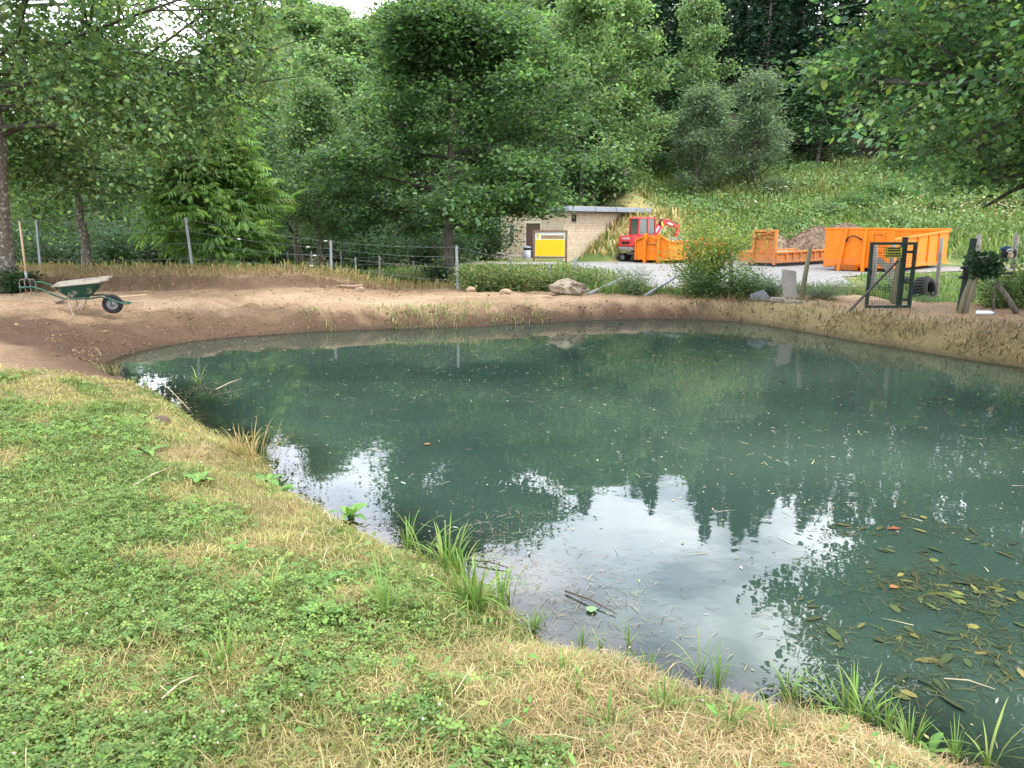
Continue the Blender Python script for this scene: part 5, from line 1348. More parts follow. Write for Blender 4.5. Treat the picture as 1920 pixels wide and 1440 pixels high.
put_shrub('bush', 'sparse weeds right of the leaning slab', on_ground(1545, 16.2), bush_g, 2.4, (1.0, .8, .45))
put_shrub('bush', 'green weeds along the verge behind the gate', on_ground(1650, 20.0), bush_d, 2.4, (1.3, 1, .62))
put_shrub('bush', 'green weeds before the black tyre', on_ground(1742, 17.7), bush_d, .4, (.55, .6, .35))
bush_dk = shrub(340, .5, .6, .08, 2400, T_ROUND, [(.025,.055,.028),(.035,.07,.032)], 14, .22)
put_shrub('bush', 'small dark bush at the foot of the oak trunk', on_ground(815, 21.0), bush_dk, 0, (.9, .8, .9))
put_shrub('bush', 'weeds at the bend of the bank under the oak', on_ground(775, 20.3), bush_b[1], 0, (.7, .7, .5))
# ivy on trunk and on the leaning poles
ivy = shrub(350, .8, .45, .075, 2600, T_ROUND, [(.020,.045,.020),(.030,.062,.026),(.045,.085,.032)], 14, .2)
put_shrub('ivy', 'dark ivy around the foot of the left trunk', on_ground(22, 15.9), ivy, 0, (.8, .8, .7), cat='ivy')
iv2 = shrub(352, .38, .30, .085, 900, T_ROUND, [(.018,.045,.020),(.028,.06,.026)], 12, .22)
q = PD(1846, 505, 13.5)
q.z -= .12
put_shrub('ivy', 'dark ivy clump on top of the leaning poles', q, iv2, 0, (.85, .85, 1.3), cat='ivy')
rb = [shrub(354 + i, 1.0, .8, .085, 2600, T_RHOMB, [(.05,.10,.034),(.075,.135,.04),(.115,.17,.045)], 18, .2) for i in range(2)]
put_shrub('bush', 'green bush under the bag at the right edge', on_ground(1880, 14.5), rb[0], 0, (.75, .75, .75))
put_shrub('bush', 'leafy bush at the right edge beyond the pole', on_ground(1948, 14.4), rb[1], 0, (1.0, 1.0, 1.25))
put_shrub('bush', 'leafy bush outside the lane at the right edge', on_ground(1990, 17.0), rb[0], 2, (1.2, 1.2, 1.4))
# bushes on the hill
hb = [shrub(360 + i, 1.7, 1.5, .20, 2600, T_RHOMB, c_, 16, .2) for i, c_ in enumerate([[(.055,.115,.04),(.075,.145,.05)], GREYC, [(.10,.165,.055),(.125,.19,.06)]])]
for i, (px_, Y, s, v, lb) in enumerate([(1590,50,.9,0,'dark bush on the slope above the earth mound'),(1640,52,1.1,0,'larger dark bush right above the earth mound'),(1545,49,.7,1,'pale leaved bush on the slope left of the dark one'),
        (1440,55,.9,1,'greyish bush at the meadow rim under the willows'),(1740,49,.8,2,'light green bush above the big skip'),(1860,50,1.0,2,'light green bush on the slope at the right edge'),
        (1800,55,1.2,0,'dark bush high on the slope near the right edge'),(1480,47,.55,0,'small dark green bush beside the smaller earth mound'),(1690,46,.6,2,'small light bush right of the earth mound')]):
    put_shrub('hill_bush', lb, on_ground(px_, Y), hb[v], i * 1.1, (s, s, s * .8))

# --- tall weeds of the hill meadow (one mass)
rng = np.random.default_rng(77)
def scatter(n, x0, x1, y0, y1, f, seed):
    r_ = np.random.default_rng(seed); x = r_.uniform(x0, x1, n * 3); y = r_.uniform(y0, y1, n * 3)
    w = f(x, y); k_ = r_.uniform(0, 1, n * 3) < w
    return x[k_][:n], y[k_][:n]
nb = NB()
x, y = scatter(42000, 3, 40, 38, 66, lambda x, y: sstep(.05, .5, hill_z(x, y)) * (np.abs(x) < y * .78) * .95 * (((x - HUT.x) - (y - HUT.y) > -.2) | (y > 52)), 1)
z = ground_z(x, y); n = len(x)
dryh = sstep(.45, .7, fbm(x * .25, y * .25, 91)) * .35 + sstep(12.5, 7.5, x) * sstep(55, 47, y) * 1.0
dm = rng.uniform(0, 1, n) < np.clip(dryh, 0, .92)
c = np.where(dm[:, None], pick(rng, n, [(.36,.29,.12),(.30,.26,.11),(.42,.35,.17)]), pick(rng, n, [(.13,.195,.058),(.165,.23,.066),(.10,.165,.052),(.20,.245,.078)]))
c *= (.8 + .5 * fbm(x * .5, y * .5, 92))[:, None]
hgt = rng.uniform(.35, .95, n) * (.7 + .6 * fbm(x * .3, y * .3, 93)); hgt[dm] *= .8
V, F, C = blades(rng, np.stack([x, y, z - .03], 1), hgt, rng.uniform(.05, .14, n), dirs2(rng, n), rng.uniform(.05, .6, n), c)
nb.add(V, F, C)
# leafy herbs among the blades
x, y = scatter(22000, 3, 40, 42.5, 66, lambda x, y: (sstep(42.4, 43.6, y + .28 * np.clip(x - 9, 0, 14))) * (np.abs(x) < y * .78) * sstep(6, 13, x) * sstep(.30, .6, fbm(x * .35, y * .35, 94)), 6); z = ground_z(x, y); n = len(x)
c = pick(rng, n, [(.12,.21,.06),(.16,.25,.075),(.09,.165,.05),(.15,.22,.10)]) * (.7 + .6 * fbm(x * .5, y * .5, 92))[:, None]
V, F = instances(T_RHOMB[0], T_RHOMB[1], np.stack([x, y, z + rng.uniform(.15, .95, n) * (.6 + .8 * fbm(x * .35, y * .35, 94))], 1), frames_from(rng.normal(0, .6, (n, 3)) + [0, -.2, 1], rng.normal(0, 1, (n, 3))), rng.uniform(.12, .30, n))
nb.add(V, F, np.repeat(c, 4, 0))
# pale flower heads among them
x, y = scatter(900, 14, 34, 43, 56, lambda x, y: sstep(.5, .6, fbm(x * .3, y * .3, 95)) * (x < y * .75), 2); z = ground_z(x, y); n = len(x)
pos = np.stack([x, y, z + rng.uniform(.6, 1.05, n)], 1)
V, F = instances(T_ROUND[0], T_ROUND[1], pos, frames_from(rng.normal(0, .4, (n, 3)) + [0, 0, 1], rng.normal(0, 1, (n, 3))), rng.uniform(.08, .17, n))
nb.add(V, F, np.repeat(pick(rng, n, [(.46,.42,.32),(.40,.36,.24),(.34,.27,.18)]), 6, 0))
# grass on the meadow beyond the fence, the verges and the far left
x, y = scatter(24000, -24, 4, 19.4, 33, lambda x, y: (np.abs(x) < y * .78) * sstep(19.2, 20, y), 3); z = ground_z(x, y); n = len(x)
dm = rng.uniform(0, 1, n) < np.clip(sstep(21.4, 19.8, y) * .85 + .25 * (fbm(x * .5, y * .5, 96) > .52), 0, 1)
c = np.where(dm[:, None], pick(rng, n, [(.40,.31,.15),(.33,.27,.12)]), pick(rng, n, [(.10,.175,.045),(.13,.205,.055),(.08,.14,.04)]))
V, F, C = blades(rng, np.stack([x, y, z - .02], 1), rng.uniform(.12, .38, n), rng.uniform(.02, .05, n), dirs2(rng, n), rng.uniform(.1, .75, n), c); nb.add(V, F, C)
verge = lambda x, y: np.clip((sstep(18.4, 18.9, y) * sstep(9.2, 10.2, x) * sstep(30.0, 29, y) * sstep(0, .8, x - (9.4 + .32 * (y - 19))) + sstep(15.2, 15.6, y) * sstep(16.4, 16.1, y) * sstep(8, 9, x) * .35), 0, 1) * (x < y * .78)
x, y = scatter(12000, 8, 24, 15, 31, verge, 4); z = ground_z(x, y); n = len(x)
c = pick(rng, n, [(.10,.18,.05),(.13,.215,.06),(.24,.23,.09)], [.45, .4, .15])
V, F, C = blades(rng, np.stack([x, y, z - .01], 1), rng.uniform(.10, .34, n), rng.uniform(.015, .045, n), dirs2(rng, n), rng.uniform(.1, .7, n), c); nb.add(V, F, C)
# green grass at the feet of the bushes along the yard edge
x, y = scatter(12000, 1.0, 9.2, 16.6, 21.0, lambda x, y: sstep(.0, .5, y - 17.1 + .10 * (x - 2) - .4 * fbm(x, y, 97)) * sstep(21.4 - .12 * x, 20.0 - .12 * x, y), 5); z = ground_z(x, y); n = len(x)
c = pick(rng, n, [(.10,.18,.05),(.135,.215,.06),(.25,.23,.09)], [.4, .4, .2])
V, F, C = blades(rng, np.stack([x, y, z - .01], 1), rng.uniform(.10, .42, n), rng.uniform(.01, .03, n), dirs2(rng, n), rng.uniform(.05, .7, n), c); nb.add(V, F, C)
tag(link('meadow_grass', nb.mesh('meadow_grass'), M_GRASS), 'tall weeds and grass of the meadow, slope and verges', 'grass', kind='stuff')

# --- far bank: hay, dry grass, clods
nb = NB(); rng = np.random.default_rng(78)
def bankf(x, y):                                        # right part of the bank is matted with hay
    sd = pond_sd(x, y); return (sd > .02) * sstep(2.6, 4.6, x) * sstep(1.9, .5, sd) * (.25 + .75 * sstep(.40, .56, fbm(x * 1.7, y * 1.7, 104))) + (sd > 0) * (sd < .35) * .06
x, y = scatter(28000, -7, 13, 9, 17.5, lambda x, y: bankf(x, y) * (y > 8.5), 11); z = ground_z(x, y); n = len(x)
c = pick(rng, n, [(.33,.26,.13),(.25,.20,.095),(.18,.19,.07),(.14,.105,.065)], [.28, .27, .22, .23], .25)
c = c * (.65 + .7 * fbm(x * 2.4, y * 2.4, 105))[:, None]
V, F, C = blades(rng, np.stack([x, y, z], 1), rng.uniform(.10, .34, n), rng.uniform(.007, .016, n), dirs2(rng, n) * .8 + np.array([-.1, -.35]), rng.uniform(.55, 1.0, n), c); nb.add(V, F, C)
def tuftf(x, y):                                        # standing grass fringe at the middle of the far shore
    sd = pond_sd(x, y); return (sd > -.02) * sstep(.85, .25, sd) * sstep(-4.2, -3.3, x) * sstep(.9, .3, x) * sstep(.32, .52, fbm(x * 1.6, y * 1.6, 98)) * (y > 12)
x, y = scatter(9000, -5, 2, 12, 17.5, tuftf, 12); z = ground_z(x, y); n = len(x)
c = pick(rng, n, [(.20,.26,.075),(.27,.27,.095),(.36,.31,.14),(.14,.20,.055)], [.35, .25, .2, .2])
V, F, C = blades(rng, np.stack([x, y, z - .02], 1), rng.uniform(.08, .22, n), rng.uniform(.008, .016, n), dirs2(rng, n), rng.uniform(.1, .95, n), c); nb.add(V, F, C)
def scarpf(x, y):                                       # straw hanging over the little scarp under the fence
    return sstep(17.6, 18.4, y - .45 * np.clip(x + 4.2, -3, 1.5)) * sstep(20.3, 19.6, y) * sstep(2.2, .8, x) * (x > -16)
x, y = scatter(15000, -16, 2.4, 15.5, 20.4, scarpf, 13); z = ground_z(x, y); n = len(x)
c = pick(rng, n, [(.44,.33,.17),(.36,.27,.14),(.28,.22,.10),(.17,.19,.06)], [.35, .3, .2, .15])
V, F, C = blades(rng, np.stack([x, y, z - .01], 1), rng.uniform(.12, .42, n), rng.uniform(.006, .013, n), dirs2(rng, n) * .8 + np.array([0, -.4]), rng.uniform(.55, 1.0, n), c); nb.add(V, F, C)
# chaff on the bare earth
x, y = scatter(9000, -13, 9, 10.3, 18.5, lambda x, y: (pond_sd(x, y) > .05) * (.25 + .75 * sstep(.45, .6, fbm(x * .8, y * .8, 99))) * (lawn_mask(x, y) < .3), 14); z = ground_z(x, y); n = len(x)
c = pick(rng, n, [(.20,.13,.08),(.34,.25,.15),(.14,.09,.055)], None, .25)
V, F, C = blades(rng, np.stack([x, y, z + .004], 1), rng.uniform(.04, .16, n), rng.uniform(.006, .012, n), dirs2(rng, n), rng.uniform(.93, 1, n), c); nb.add(V, F, C)
tag(link('bank_straw', nb.mesh('bank_straw'), M_STRAW), 'straw and dry grass on the far bank', 'straw', kind='stuff')
nb = NB()
T_CLOD = ([(1,0,0),(-1,.1,0),(0,1,.1),(.1,-1,0),(0,0,1),(0,.1,-1)], [(0,2,4),(2,1,4),(1,3,4),(3,0,4),(2,0,5),(1,2,5),(3,1,5),(0,3,5)])
def clodf(x, y):
    sd = pond_sd(x, y); e = 17.5 + .45 * np.clip(x + 4.2, -3, 1.5)
    return (sd > .0) * (lawn_mask(x, y) < .4) * np.clip(.10 + sstep(lerp(.6, 1.9, sstep(-3.2, -5, x)), .2, sd) + .9 * np.exp(-((y - e) / .6) ** 2) * (x < -1.5), 0, 1)
x, y = scatter(9000, -14, 9, 9.5, 19, lambda x, y: clodf(x, y) * sstep(.38, .60, fbm(x * 1.9, y * 1.9, 108)), 15); z = ground_z(x, y); n = len(x)
s = rng.gamma(1.6, .008, n).clip(.004, .06)
V, F = instances(T_CLOD[0], T_CLOD[1], np.stack([x, y, z + s * .2], 1), frames_from(rng.normal(0, 1, (n, 3)), rng.normal(0, 1, (n, 3))), s[:, None] * rng.uniform(.5, 1.3, (n, 3)))
sdx = pond_sd(x, y)
dk_ = sstep(lerp(.6, 1.9, sstep(-3.2, -5, x)), .2, sdx)[:, None]
cc = pick(rng, n, [(.28,.185,.11),(.21,.14,.085)]) * (1 - dk_) + pick(rng, n, [(.11,.065,.038),(.15,.095,.058)]) * dk_
nb.add(V, F, np.repeat(cc, 6, 0))
tag(link('earth_clods', nb.mesh('earth_clods'), M_PLAINCOL), 'loose earth clods on the far bank', 'earth', kind='stuff')

# --- near lawn
rng = np.random.default_rng(79)
def lawn_pts(n, seed, rmin, rmax, f, pw=1.0):
    """density falls with distance so that the sward stays about as dense to the eye"""
    r_ = np.random.default_rng(seed); m_ = n * 4
    u = r_.uniform(0, 1, m_)
    r1 = (rmin ** (1 - pw) + u * (rmax ** (1 - pw) - rmin ** (1 - pw))) ** (1 / (1 - pw)) if pw != 1 else rmin * (rmax / rmin) ** u
    a = r_.uniform(-.80, .80, m_); x = r1 * np.sin(a); y = r1 * np.cos(a)
    sd = pond_sd(x, y)
    k_ = (sd > .0) & (lawn_mask(x, y) > r_.uniform(0, 1, m_)) & (y < 11) & (r_.uniform(0, 1, m_) < f(x, y, sd))
    return x[k_][:n], y[k_][:n]
nb = NB()
# green blades
x, y = lawn_pts(78000, 21, 1.5, 12.5, lambda x, y, sd: lerp(1.0, .38, sstep(.35, .85, dryness(x, y))), .55); z = ground_z(x, y); n = len(x); r1 = np.hypot(x, y)
dr_ = dryness(x, y)
c = pick(rng, n, [(.13,.19,.045),(.17,.23,.055),(.105,.155,.04),(.24,.26,.075)], [.28, .3, .17, .25])
c = c * (1 - .25 * dr_)[:, None] + np.array([.30, .25, .10]) * (.25 * dr_)[:, None]
V, F, C = blades(rng, np.stack([x, y, z - .006], 1), rng.uniform(.03, .085, n) * (1 + .02 * r1), rng.uniform(.0028, .0055, n) * np.maximum(1, r1 / 4.5), dirs2(rng, n), rng.uniform(.2, .95, n), c); nb.add(V, F, C)
# dry blades lying flat
x, y = lawn_pts(84000, 22, 1.5, 12.5, lambda x, y, sd: lerp(.14, 1.0, sstep(.25, .7, dryness(x, y))) * (.45 + .55 * sstep(.36, .52, fbm(x * 2.8, y * 2.8, 107, 3))), .55); z = ground_z(x, y); n = len(x); r1 = np.hypot(x, y)
c = pick(rng, n, [(.36,.295,.14),(.31,.25,.11),(.25,.20,.09),(.43,.36,.19),(.20,.21,.07)], [.24, .26, .18, .12, .20])
c = c * lerp(np.array([1.0, 1.04, .92]), np.array([1.06, .96, 1.08]), sstep(-1.0, .8, x)[:, None])
c = c * (.62 + .76 * fbm(x * 4.0, y * 4.0, 106, 3))[:, None]
V, F, C = blades(rng, np.stack([x, y, z + rng.uniform(0, .014, n)], 1), rng.uniform(.04, .14, n), rng.uniform(.0018, .0042, n) * np.maximum(1, r1 / 4.5), dirs2(rng, n), rng.uniform(.75, 1.0, n), c); nb.add(V, F, C)
tag(link('lawn_grass', nb.mesh('lawn_grass'), M_GRASS), 'mown green and straw coloured grass of the near bank', 'grass', kind='stuff')
# clover
nb = NB()
x, y = lawn_pts(40000, 23, 1.5, 10.5, lambda x, y, sd: sstep(.62, .28, dryness(x, y)) * sstep(.3, 1.0, sd) * (.55 + .45 * sstep(.35, .55, fbm(x * 1.4, y * 1.4, 101))), .75); z = ground_z(x, y); n = len(x); r1 = np.hypot(x, y)
tone = (.65 + .7 * fbm(x * 2.2, y * 2.2, 102))
c = pick(rng, n, [(.122,.205,.054),(.145,.235,.060),(.102,.175,.049),(.175,.255,.060)]) * tone[:, None]
nrm = rng.normal(0, .33, (n, 3)); nrm[:, 2] = 1
hgt = rng.uniform(.008, .07, n) * (.6 + .8 * fbm(x * 2.2, y * 2.2, 103))
V, F = instances(T_CLOVER[0], T_CLOVER[1], np.stack([x, y, z + hgt], 1), frames_from(nrm, rng.normal(0, 1, (n, 3))), rng.uniform(.012, .022, n) * np.maximum(1, r1 / 5.0))
nb.add(V, F, np.repeat(c, len(T_CLOVER[0]), 0))
tag(link('clover', nb.mesh('clover'), M_GRASS), 'dense clover in the lawn at the lower left', 'clover', kind='stuff')
# small broad leaves and straws of the lawn
nb = NB()
x, y = lawn_pts(2600, 24, 1.6, 9, lambda x, y, sd: .3 + .7 * sstep(.75, .3, dryness(x, y)), .8); z = ground_z(x, y); n = len(x)
c = pick(rng, n, [(.12,.225,.055),(.15,.25,.06),(.10,.19,.05),(.19,.26,.08)])
nrm = rng.normal(0, .55, (n, 3)); nrm[:, 2] = 1
TL = ([(0,0,0),(.3,.12,.03),(.65,.17,.03),(1,0,-.04),(.65,-.17,.03),(.3,-.12,.03)], [(0,3,2,1),(0,5,4,3)])
V, F = instances(TL[0], TL[1], np.stack([x, y, z + rng.uniform(.015, .05, n)], 1), frames_from(nrm, rng.normal(0, 1, (n, 3))), rng.uniform(.025, .060, n)); nb.add(V, F, np.repeat(c, 6, 0))
x, y = lawn_pts(700, 25, 1.6, 10, lambda x, y, sd: .6, .8); z = ground_z(x, y); n = len(x)
c = pick(rng, n, [(.55,.44,.27),(.44,.33,.19),(.30,.21,.13)])
V, F, C = blades(rng, np.stack([x, y, z + rng.uniform(.015, .045, n)], 1), rng.uniform(.08, .24, n), rng.uniform(.0015, .0035, n), dirs2(rng, n), rng.uniform(.94, 1.0, n), c); nb.add(V, F, C)
x, y = lawn_pts(90, 26, 1.6, 6, lambda x, y, sd: sstep(.6, .3, dryness(x, y)), .8); z = ground_z(x, y); n = len(x)      # white clover heads
V, F = instances(T_CLOD[0], T_CLOD[1], np.stack([x, y, z + .06], 1), frames_from(rng.normal(0, 1, (n, 3)), rng.normal(0, 1, (n, 3))), rng.uniform(.005, .008, n)); nb.add(V, F, np.repeat(pick(rng, n, [(.55,.53,.44),(.5,.42,.33)]), 6, 0))
tag(link('lawn_herbs', nb.mesh('lawn_herbs'), M_GRASS), 'small broad leaved herbs and loose straws in the lawn', 'herbs', kind='stuff')

# --- sedge and grass tufts on the near shore, each by itself
def tuft_mesh(seed, nbl, h, w, spread, cols, lean=(.15, .98)):
    r_ = np.random.default_rng(seed)
    nbq = NB(); SEG = 6
    for i in range(nbl):
        a = r_.uniform(0, 6.28); l = h * r_.uniform(.5, 1.1); ln_ = r_.uniform(*lean); d = np.array([math.cos(a), math.sin(a), 0]); sd_ = np.array([-d[1], d[0], 0])
        t = np.linspace(0, 1, SEG + 1)
        base = d * r_.uniform(0, spread)
        ctr = base + d * (ln_ * l * (t ** 1.7))[:, None] + np.array([0, 0, 1.]) * (l * (t - .55 * ln_ * t ** 2.2))[:, None]
        ww = (w * r_.uniform(.7, 1.2) * np.minimum(1, 1.25 - t ** 2.2 * 1.2))[:, None] / 2; ww[-1] = .0004
        fold = np.array([0, 0, 1.]) * 0 + d * .25 * ww
        V = np.concatenate([ctr - sd_ * ww, ctr - fold, ctr + sd_ * ww]); k_ = SEG + 1
        q = [(j, j + 1, k_ + j + 1, k_ + j) for j in range(SEG)] + [(k_ + j, k_ + j + 1, 2 * k_ + j + 1, 2 * k_ + j) for j in range(SEG)]
        c = pick(r_, 1, cols, None, .12)[0]
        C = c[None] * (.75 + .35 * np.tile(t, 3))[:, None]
        if r_.uniform() < .25: C[[SEG, 2 * k_ - 1, 3 * k_ - 1]] = (.40, .30, .14)
        nbq.add(V, [np.array(q)], C)
    return nbq.mesh('blades')
SG = [(.135,.235,.05),(.165,.275,.06),(.11,.19,.045),(.22,.27,.08)]
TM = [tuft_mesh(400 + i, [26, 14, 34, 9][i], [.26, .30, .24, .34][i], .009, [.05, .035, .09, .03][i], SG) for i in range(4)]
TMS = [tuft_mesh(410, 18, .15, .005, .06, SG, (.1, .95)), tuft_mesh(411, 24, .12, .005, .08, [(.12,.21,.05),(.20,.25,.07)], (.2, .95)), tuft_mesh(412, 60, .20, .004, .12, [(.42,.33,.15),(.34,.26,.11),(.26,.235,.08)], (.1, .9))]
def near_at(px_, py_):
    q = P(px_, py_, .2)
    for _ in range(6): q = P(px_, py_, max(gz(q.x, q.y), 0))
    return q
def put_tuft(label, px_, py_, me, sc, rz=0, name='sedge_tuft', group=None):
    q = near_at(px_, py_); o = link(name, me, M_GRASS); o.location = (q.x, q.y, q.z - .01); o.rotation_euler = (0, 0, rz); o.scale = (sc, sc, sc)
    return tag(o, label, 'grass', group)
for i, (px_, py_, v, sc, lb) in enumerate([
    (765,1032,1,.75,'slim upright sedge tuft at the left start of the reedy shore'), (795,1058,3,.85,'tall single bladed sedge left of the big tuft'), (836,1072,2,1.0,'big spreading sedge tuft where the shore bulges'),
    (862,1082,0,.9,'sedge tuft at the right side of the big one'), (882,1128,2,.95,'bright sedge tuft just below the big spreading one'), (893,1142,0,.9,'lower sedge tuft with long straight blades'),
    (940,1136,1,.85,'sedge tuft on the water edge before the floating litter'), (955,1128,3,.6,'thin sedge at the very edge of the water'), (720,1150,1,.75,'lone upright sedge in the dry grass'),
    (1000,1180,2,.62,'low green tuft above the dead litter cove'), (1092,1213,1,.65,'small sedge tuft in the cove'), (1125,1220,3,.5,'thin sedge blades right of the cove tuft'),
    (1050,1262,2,.62,'broad low tuft behind the cove'), (1180,1210,3,.62,'dark rush stems at the point of the cove'), (1245,1338,0,.95,'leaning sedge tuft with long blades in the straw'),
    (1312,1276,3,.85,'tall twin sedge tuft at the shore'), (1345,1292,1,1.0,'upright sedge tuft right of the twin one'), (1215,1262,2,.55,'low green grass patch along the shore'),
    (1365,1368,0,.85,'sedge tuft in the straw below the upright one'), (1450,1388,1,.75,'small curved sedge in the straw'), (1480,1310,0,.85,'sedge at the water with fine seed heads'),
    (1600,1352,2,1.15,'large sedge tuft on the lower right shore'), (1622,1362,3,.95,'tall blades beside the large right tuft'), (1660,1375,1,.9,'sedge right of the large tuft with one tall blade'),
    (1705,1398,2,.75,'flattened sedge along the lower right shore'), (1850,1440,3,1.05,'tall browned sedge at the bottom right'), (1790,1425,1,.7,'small sedge before the bottom right corner'),
    (1140,1372,0,.85,'sedge tuft in the middle of the bottom straw'), (1080,1300,1,.5,'small tuft in the middle of the straw'), (510,1120,3,.55,'thin sedge at the edge of the clover'), (420,1250,0,.6,'pale grass tuft standing in the clover'), (120,1085,3,.7,'bright grass tuft in the clover at the left'), (165,1062,1,.45,'small bright tuft right of the other in the clover')]):
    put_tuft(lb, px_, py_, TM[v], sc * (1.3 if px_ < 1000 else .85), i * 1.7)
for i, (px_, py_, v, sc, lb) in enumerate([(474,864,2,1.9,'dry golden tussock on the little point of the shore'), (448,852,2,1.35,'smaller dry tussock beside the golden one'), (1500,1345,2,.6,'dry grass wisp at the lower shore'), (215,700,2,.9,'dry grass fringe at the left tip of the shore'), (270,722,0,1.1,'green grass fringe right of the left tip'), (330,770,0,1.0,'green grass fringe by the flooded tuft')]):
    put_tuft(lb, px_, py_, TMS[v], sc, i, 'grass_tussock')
rng = np.random.default_rng(81)
k = 0
for i in range(46):
    t = (i + rng.uniform(.1, .9)) / 46; j = t * (len(near_l) - 2); a = int(j); q = near_l[a].lerp(near_l[a + 1], j - a)
    q = q + Vector((rng.normal(-.12, .10), rng.normal(-.12, .10)))
    z = gz(q.x, q.y)
    if z < .01: continue
    o = link('grass_tuft', TMS[i % 2], M_GRASS); o.location = (q.x, q.y, z - .01); o.rotation_euler = (0, 0, i); s = rng.uniform(.5, 1.0); o.scale = (s, s, s)
    tag(o, 'low green grass tuft fringing the near shore', 'grass', 'grass tufts fringing the near shore')
# flooded tuft with washed up litter at the left
q = P(372, 722, 0); o = link('sedge_tuft', TM[3], M_GRASS); o.location = (q.x, q.y, -.03); o.scale = (1.1, 1.1, 1.0); tag(o, 'sparse sedge growing out of the water at the left', 'grass')

# --- dock plants with large leaves
def dock_leaf(seed, wd=.34):
    r_ = np.random.default_rng(seed); n = 7; t = np.linspace(0, 1, n)
    wv = wd / 2 * np.sin(np.pi * np.clip(t * .93 + .06, 0, 1)) ** .8; wv[0] = .015; wv[-1] = .004
    z = .55 * t - .62 * t ** 2.1
    x = t * (1 - .12 * t)
    rip = .018 * np.sin(t * 17 + r_.uniform(0, 6))
    V = np.concatenate([np.stack([x, -wv, z + .10 * wv + rip], 1), np.stack([x, 0 * t, z], 1), np.stack([x, wv, z + .10 * wv - rip], 1)])
    F = [(j, j + 1, n + j + 1, n + j) for j in range(n - 1)] + [(n + j, n + j + 1, 2 * n + j + 1, 2 * n + j) for j in range(n - 1)]
    base = np.array([(.115,.225,.055),(.14,.25,.06),(.10,.20,.05)][seed % 3]); C = np.tile(base, (3 * n, 1)); C[n:2 * n] *= 1.25
    return np_mesh('leaf', V, [np.array(F)], C, True)
DL = [dock_leaf(i) for i in range(3)]
DLP = [dock_leaf(10 + i, .24) for i in range(2)]
rng = np.random.default_rng(83)
def dock(label, px_, py_, nl, ln_, upr=0.0, pale=False, name='dock_plant'):
    q = near_at(px_, py_); t_ = thing(name, label, 'plant', (q.x, q.y, q.z), rng.uniform(0, 6))
    for i in range(nl):
        o = link('leaf', (DLP if pale else DL)[i % (2 if pale else 3)], M_GRASS, t_); s = ln_ * rng.uniform(.7, 1.15)
        o.rotation_euler = (rng.normal(0, .2), -upr * rng.uniform(.3, 1.1) + .1, i * 6.283 / nl + rng.normal(0, .3)); o.scale = (s, s, s)
    return t_
dock('glossy broad leaved dock at the edge of the water', 655, 972, 8, .20, .75)
dock('dock plant on the shore right of the golden tussock', 500, 905, 8, .19, .5)
dock('smaller dock behind the golden tussock point', 520, 925, 6, .15, .5)
dock('pale dock on the dry grass at the upper left', 262, 800, 7, .20, .3, True)
dock('pale dock in the grass below the dry patch', 275, 850, 6, .20, .3, True)
dock('dock with upright leaves at the top of the clover', 375, 905, 6, .15, .6)
dock('low dock in the lawn at the far left', 60, 885, 6, .14, .2)
dock('dock with round leaves in the straw near the middle', 450, 1035, 5, .10, .9)
dock('dock at the right edge of the clover', 600, 1100, 7, .14, .6)
dock('broad leaved plant right of the lush clover', 610, 1160, 6, .13, .7)
dock('pale broad dock leaf pair in the lush clover', 300, 1170, 4, .12, .3, True)
dock('yellowing dock in the lush clover', 255, 1195, 4, .09, .3, True)
dock('large dock leaves at the bottom left corner', 25, 1432, 4, .16, .5)
dock('dock in the clover near the bottom', 430, 1330, 5, .10, .3)
dock('dock beside the sedge in the clover', 545, 1230, 5, .13, .6)
dock('low dock in the straw at the bottom middle', 1075, 1400, 6, .10, .3)
dock('small dock at the lower shore', 1470, 1395, 5, .09, .3)
dock('tiny lobed seedling in the straw at the bottom right', 1465, 1432, 5, .05, .2)
dock('dock leaf tuft beside the flattened sedge', 1745, 1412, 5, .11, .7)
dock('dock in the dry grass left of the reedy shore', 690, 1085, 5, .09, .4)

# --- floating things
rng = np.random.default_rng(85)
nb = NB()
def water_pts(n, f, seed, x0=-6.5, x1=10, y0=1.5, y1=16.5, over=6):
    r_ = np.random.default_rng(seed); x = r_.uniform(x0, x1, n * over); y = r_.uniform(y0, y1, n * over); sd = pond_sd(x, y)
    k_ = (sd < -.02) & (r_.uniform(0, 1, n * over) < f(x, y, sd)) & (np.abs(x) < y * .8 + .5)
    return x[k_][:n], y[k_][:n]
flat = lambda n: frames_from(np.tile([0, 0, 1.], (n, 1)) + rng.normal(0, .04, (n, 3)), rng.normal(0, 1, (n, 3)) * [1, 1, .02])
x, y = water_pts(2200, lambda x, y, sd: .25 + .75 * sstep(.45, .62, fbm(x * .55, y * .55, 111)), 31); n = len(x)
V, F = instances(T_RHOMB[0], T_RHOMB[1], np.stack([x, y, np.full(n, .004)], 1), flat(n), np.stack([rng.gamma(2, .012, n).clip(.008, .09), rng.gamma(2, .010, n).clip(.006, .03), np.full(n, .004)], 1))
nb.add(V, F, np.repeat(pick(rng, n, [(.42,.38,.27),(.30,.30,.14),(.20,.16,.09),(.46,.44,.36)], [.25, .35, .3, .1]), 4, 0))
# pale straws
x, y = water_pts(300, lambda x, y, sd: .3 + .7 * sstep(.45, .62, fbm(x * .55, y * .55, 111)), 32); n = len(x)
V, F, C = blades(rng, np.stack([x, y, np.full(n, .003)], 1), rng.uniform(.05, .16, n), rng.uniform(.004, .009, n), dirs2(rng, n), np.full(n, 1.0), pick(rng, n, [(.36,.32,.20),(.26,.25,.12)]))
V[:, 2] = np.minimum(V[:, 2], .006); nb.add(V, F, C)
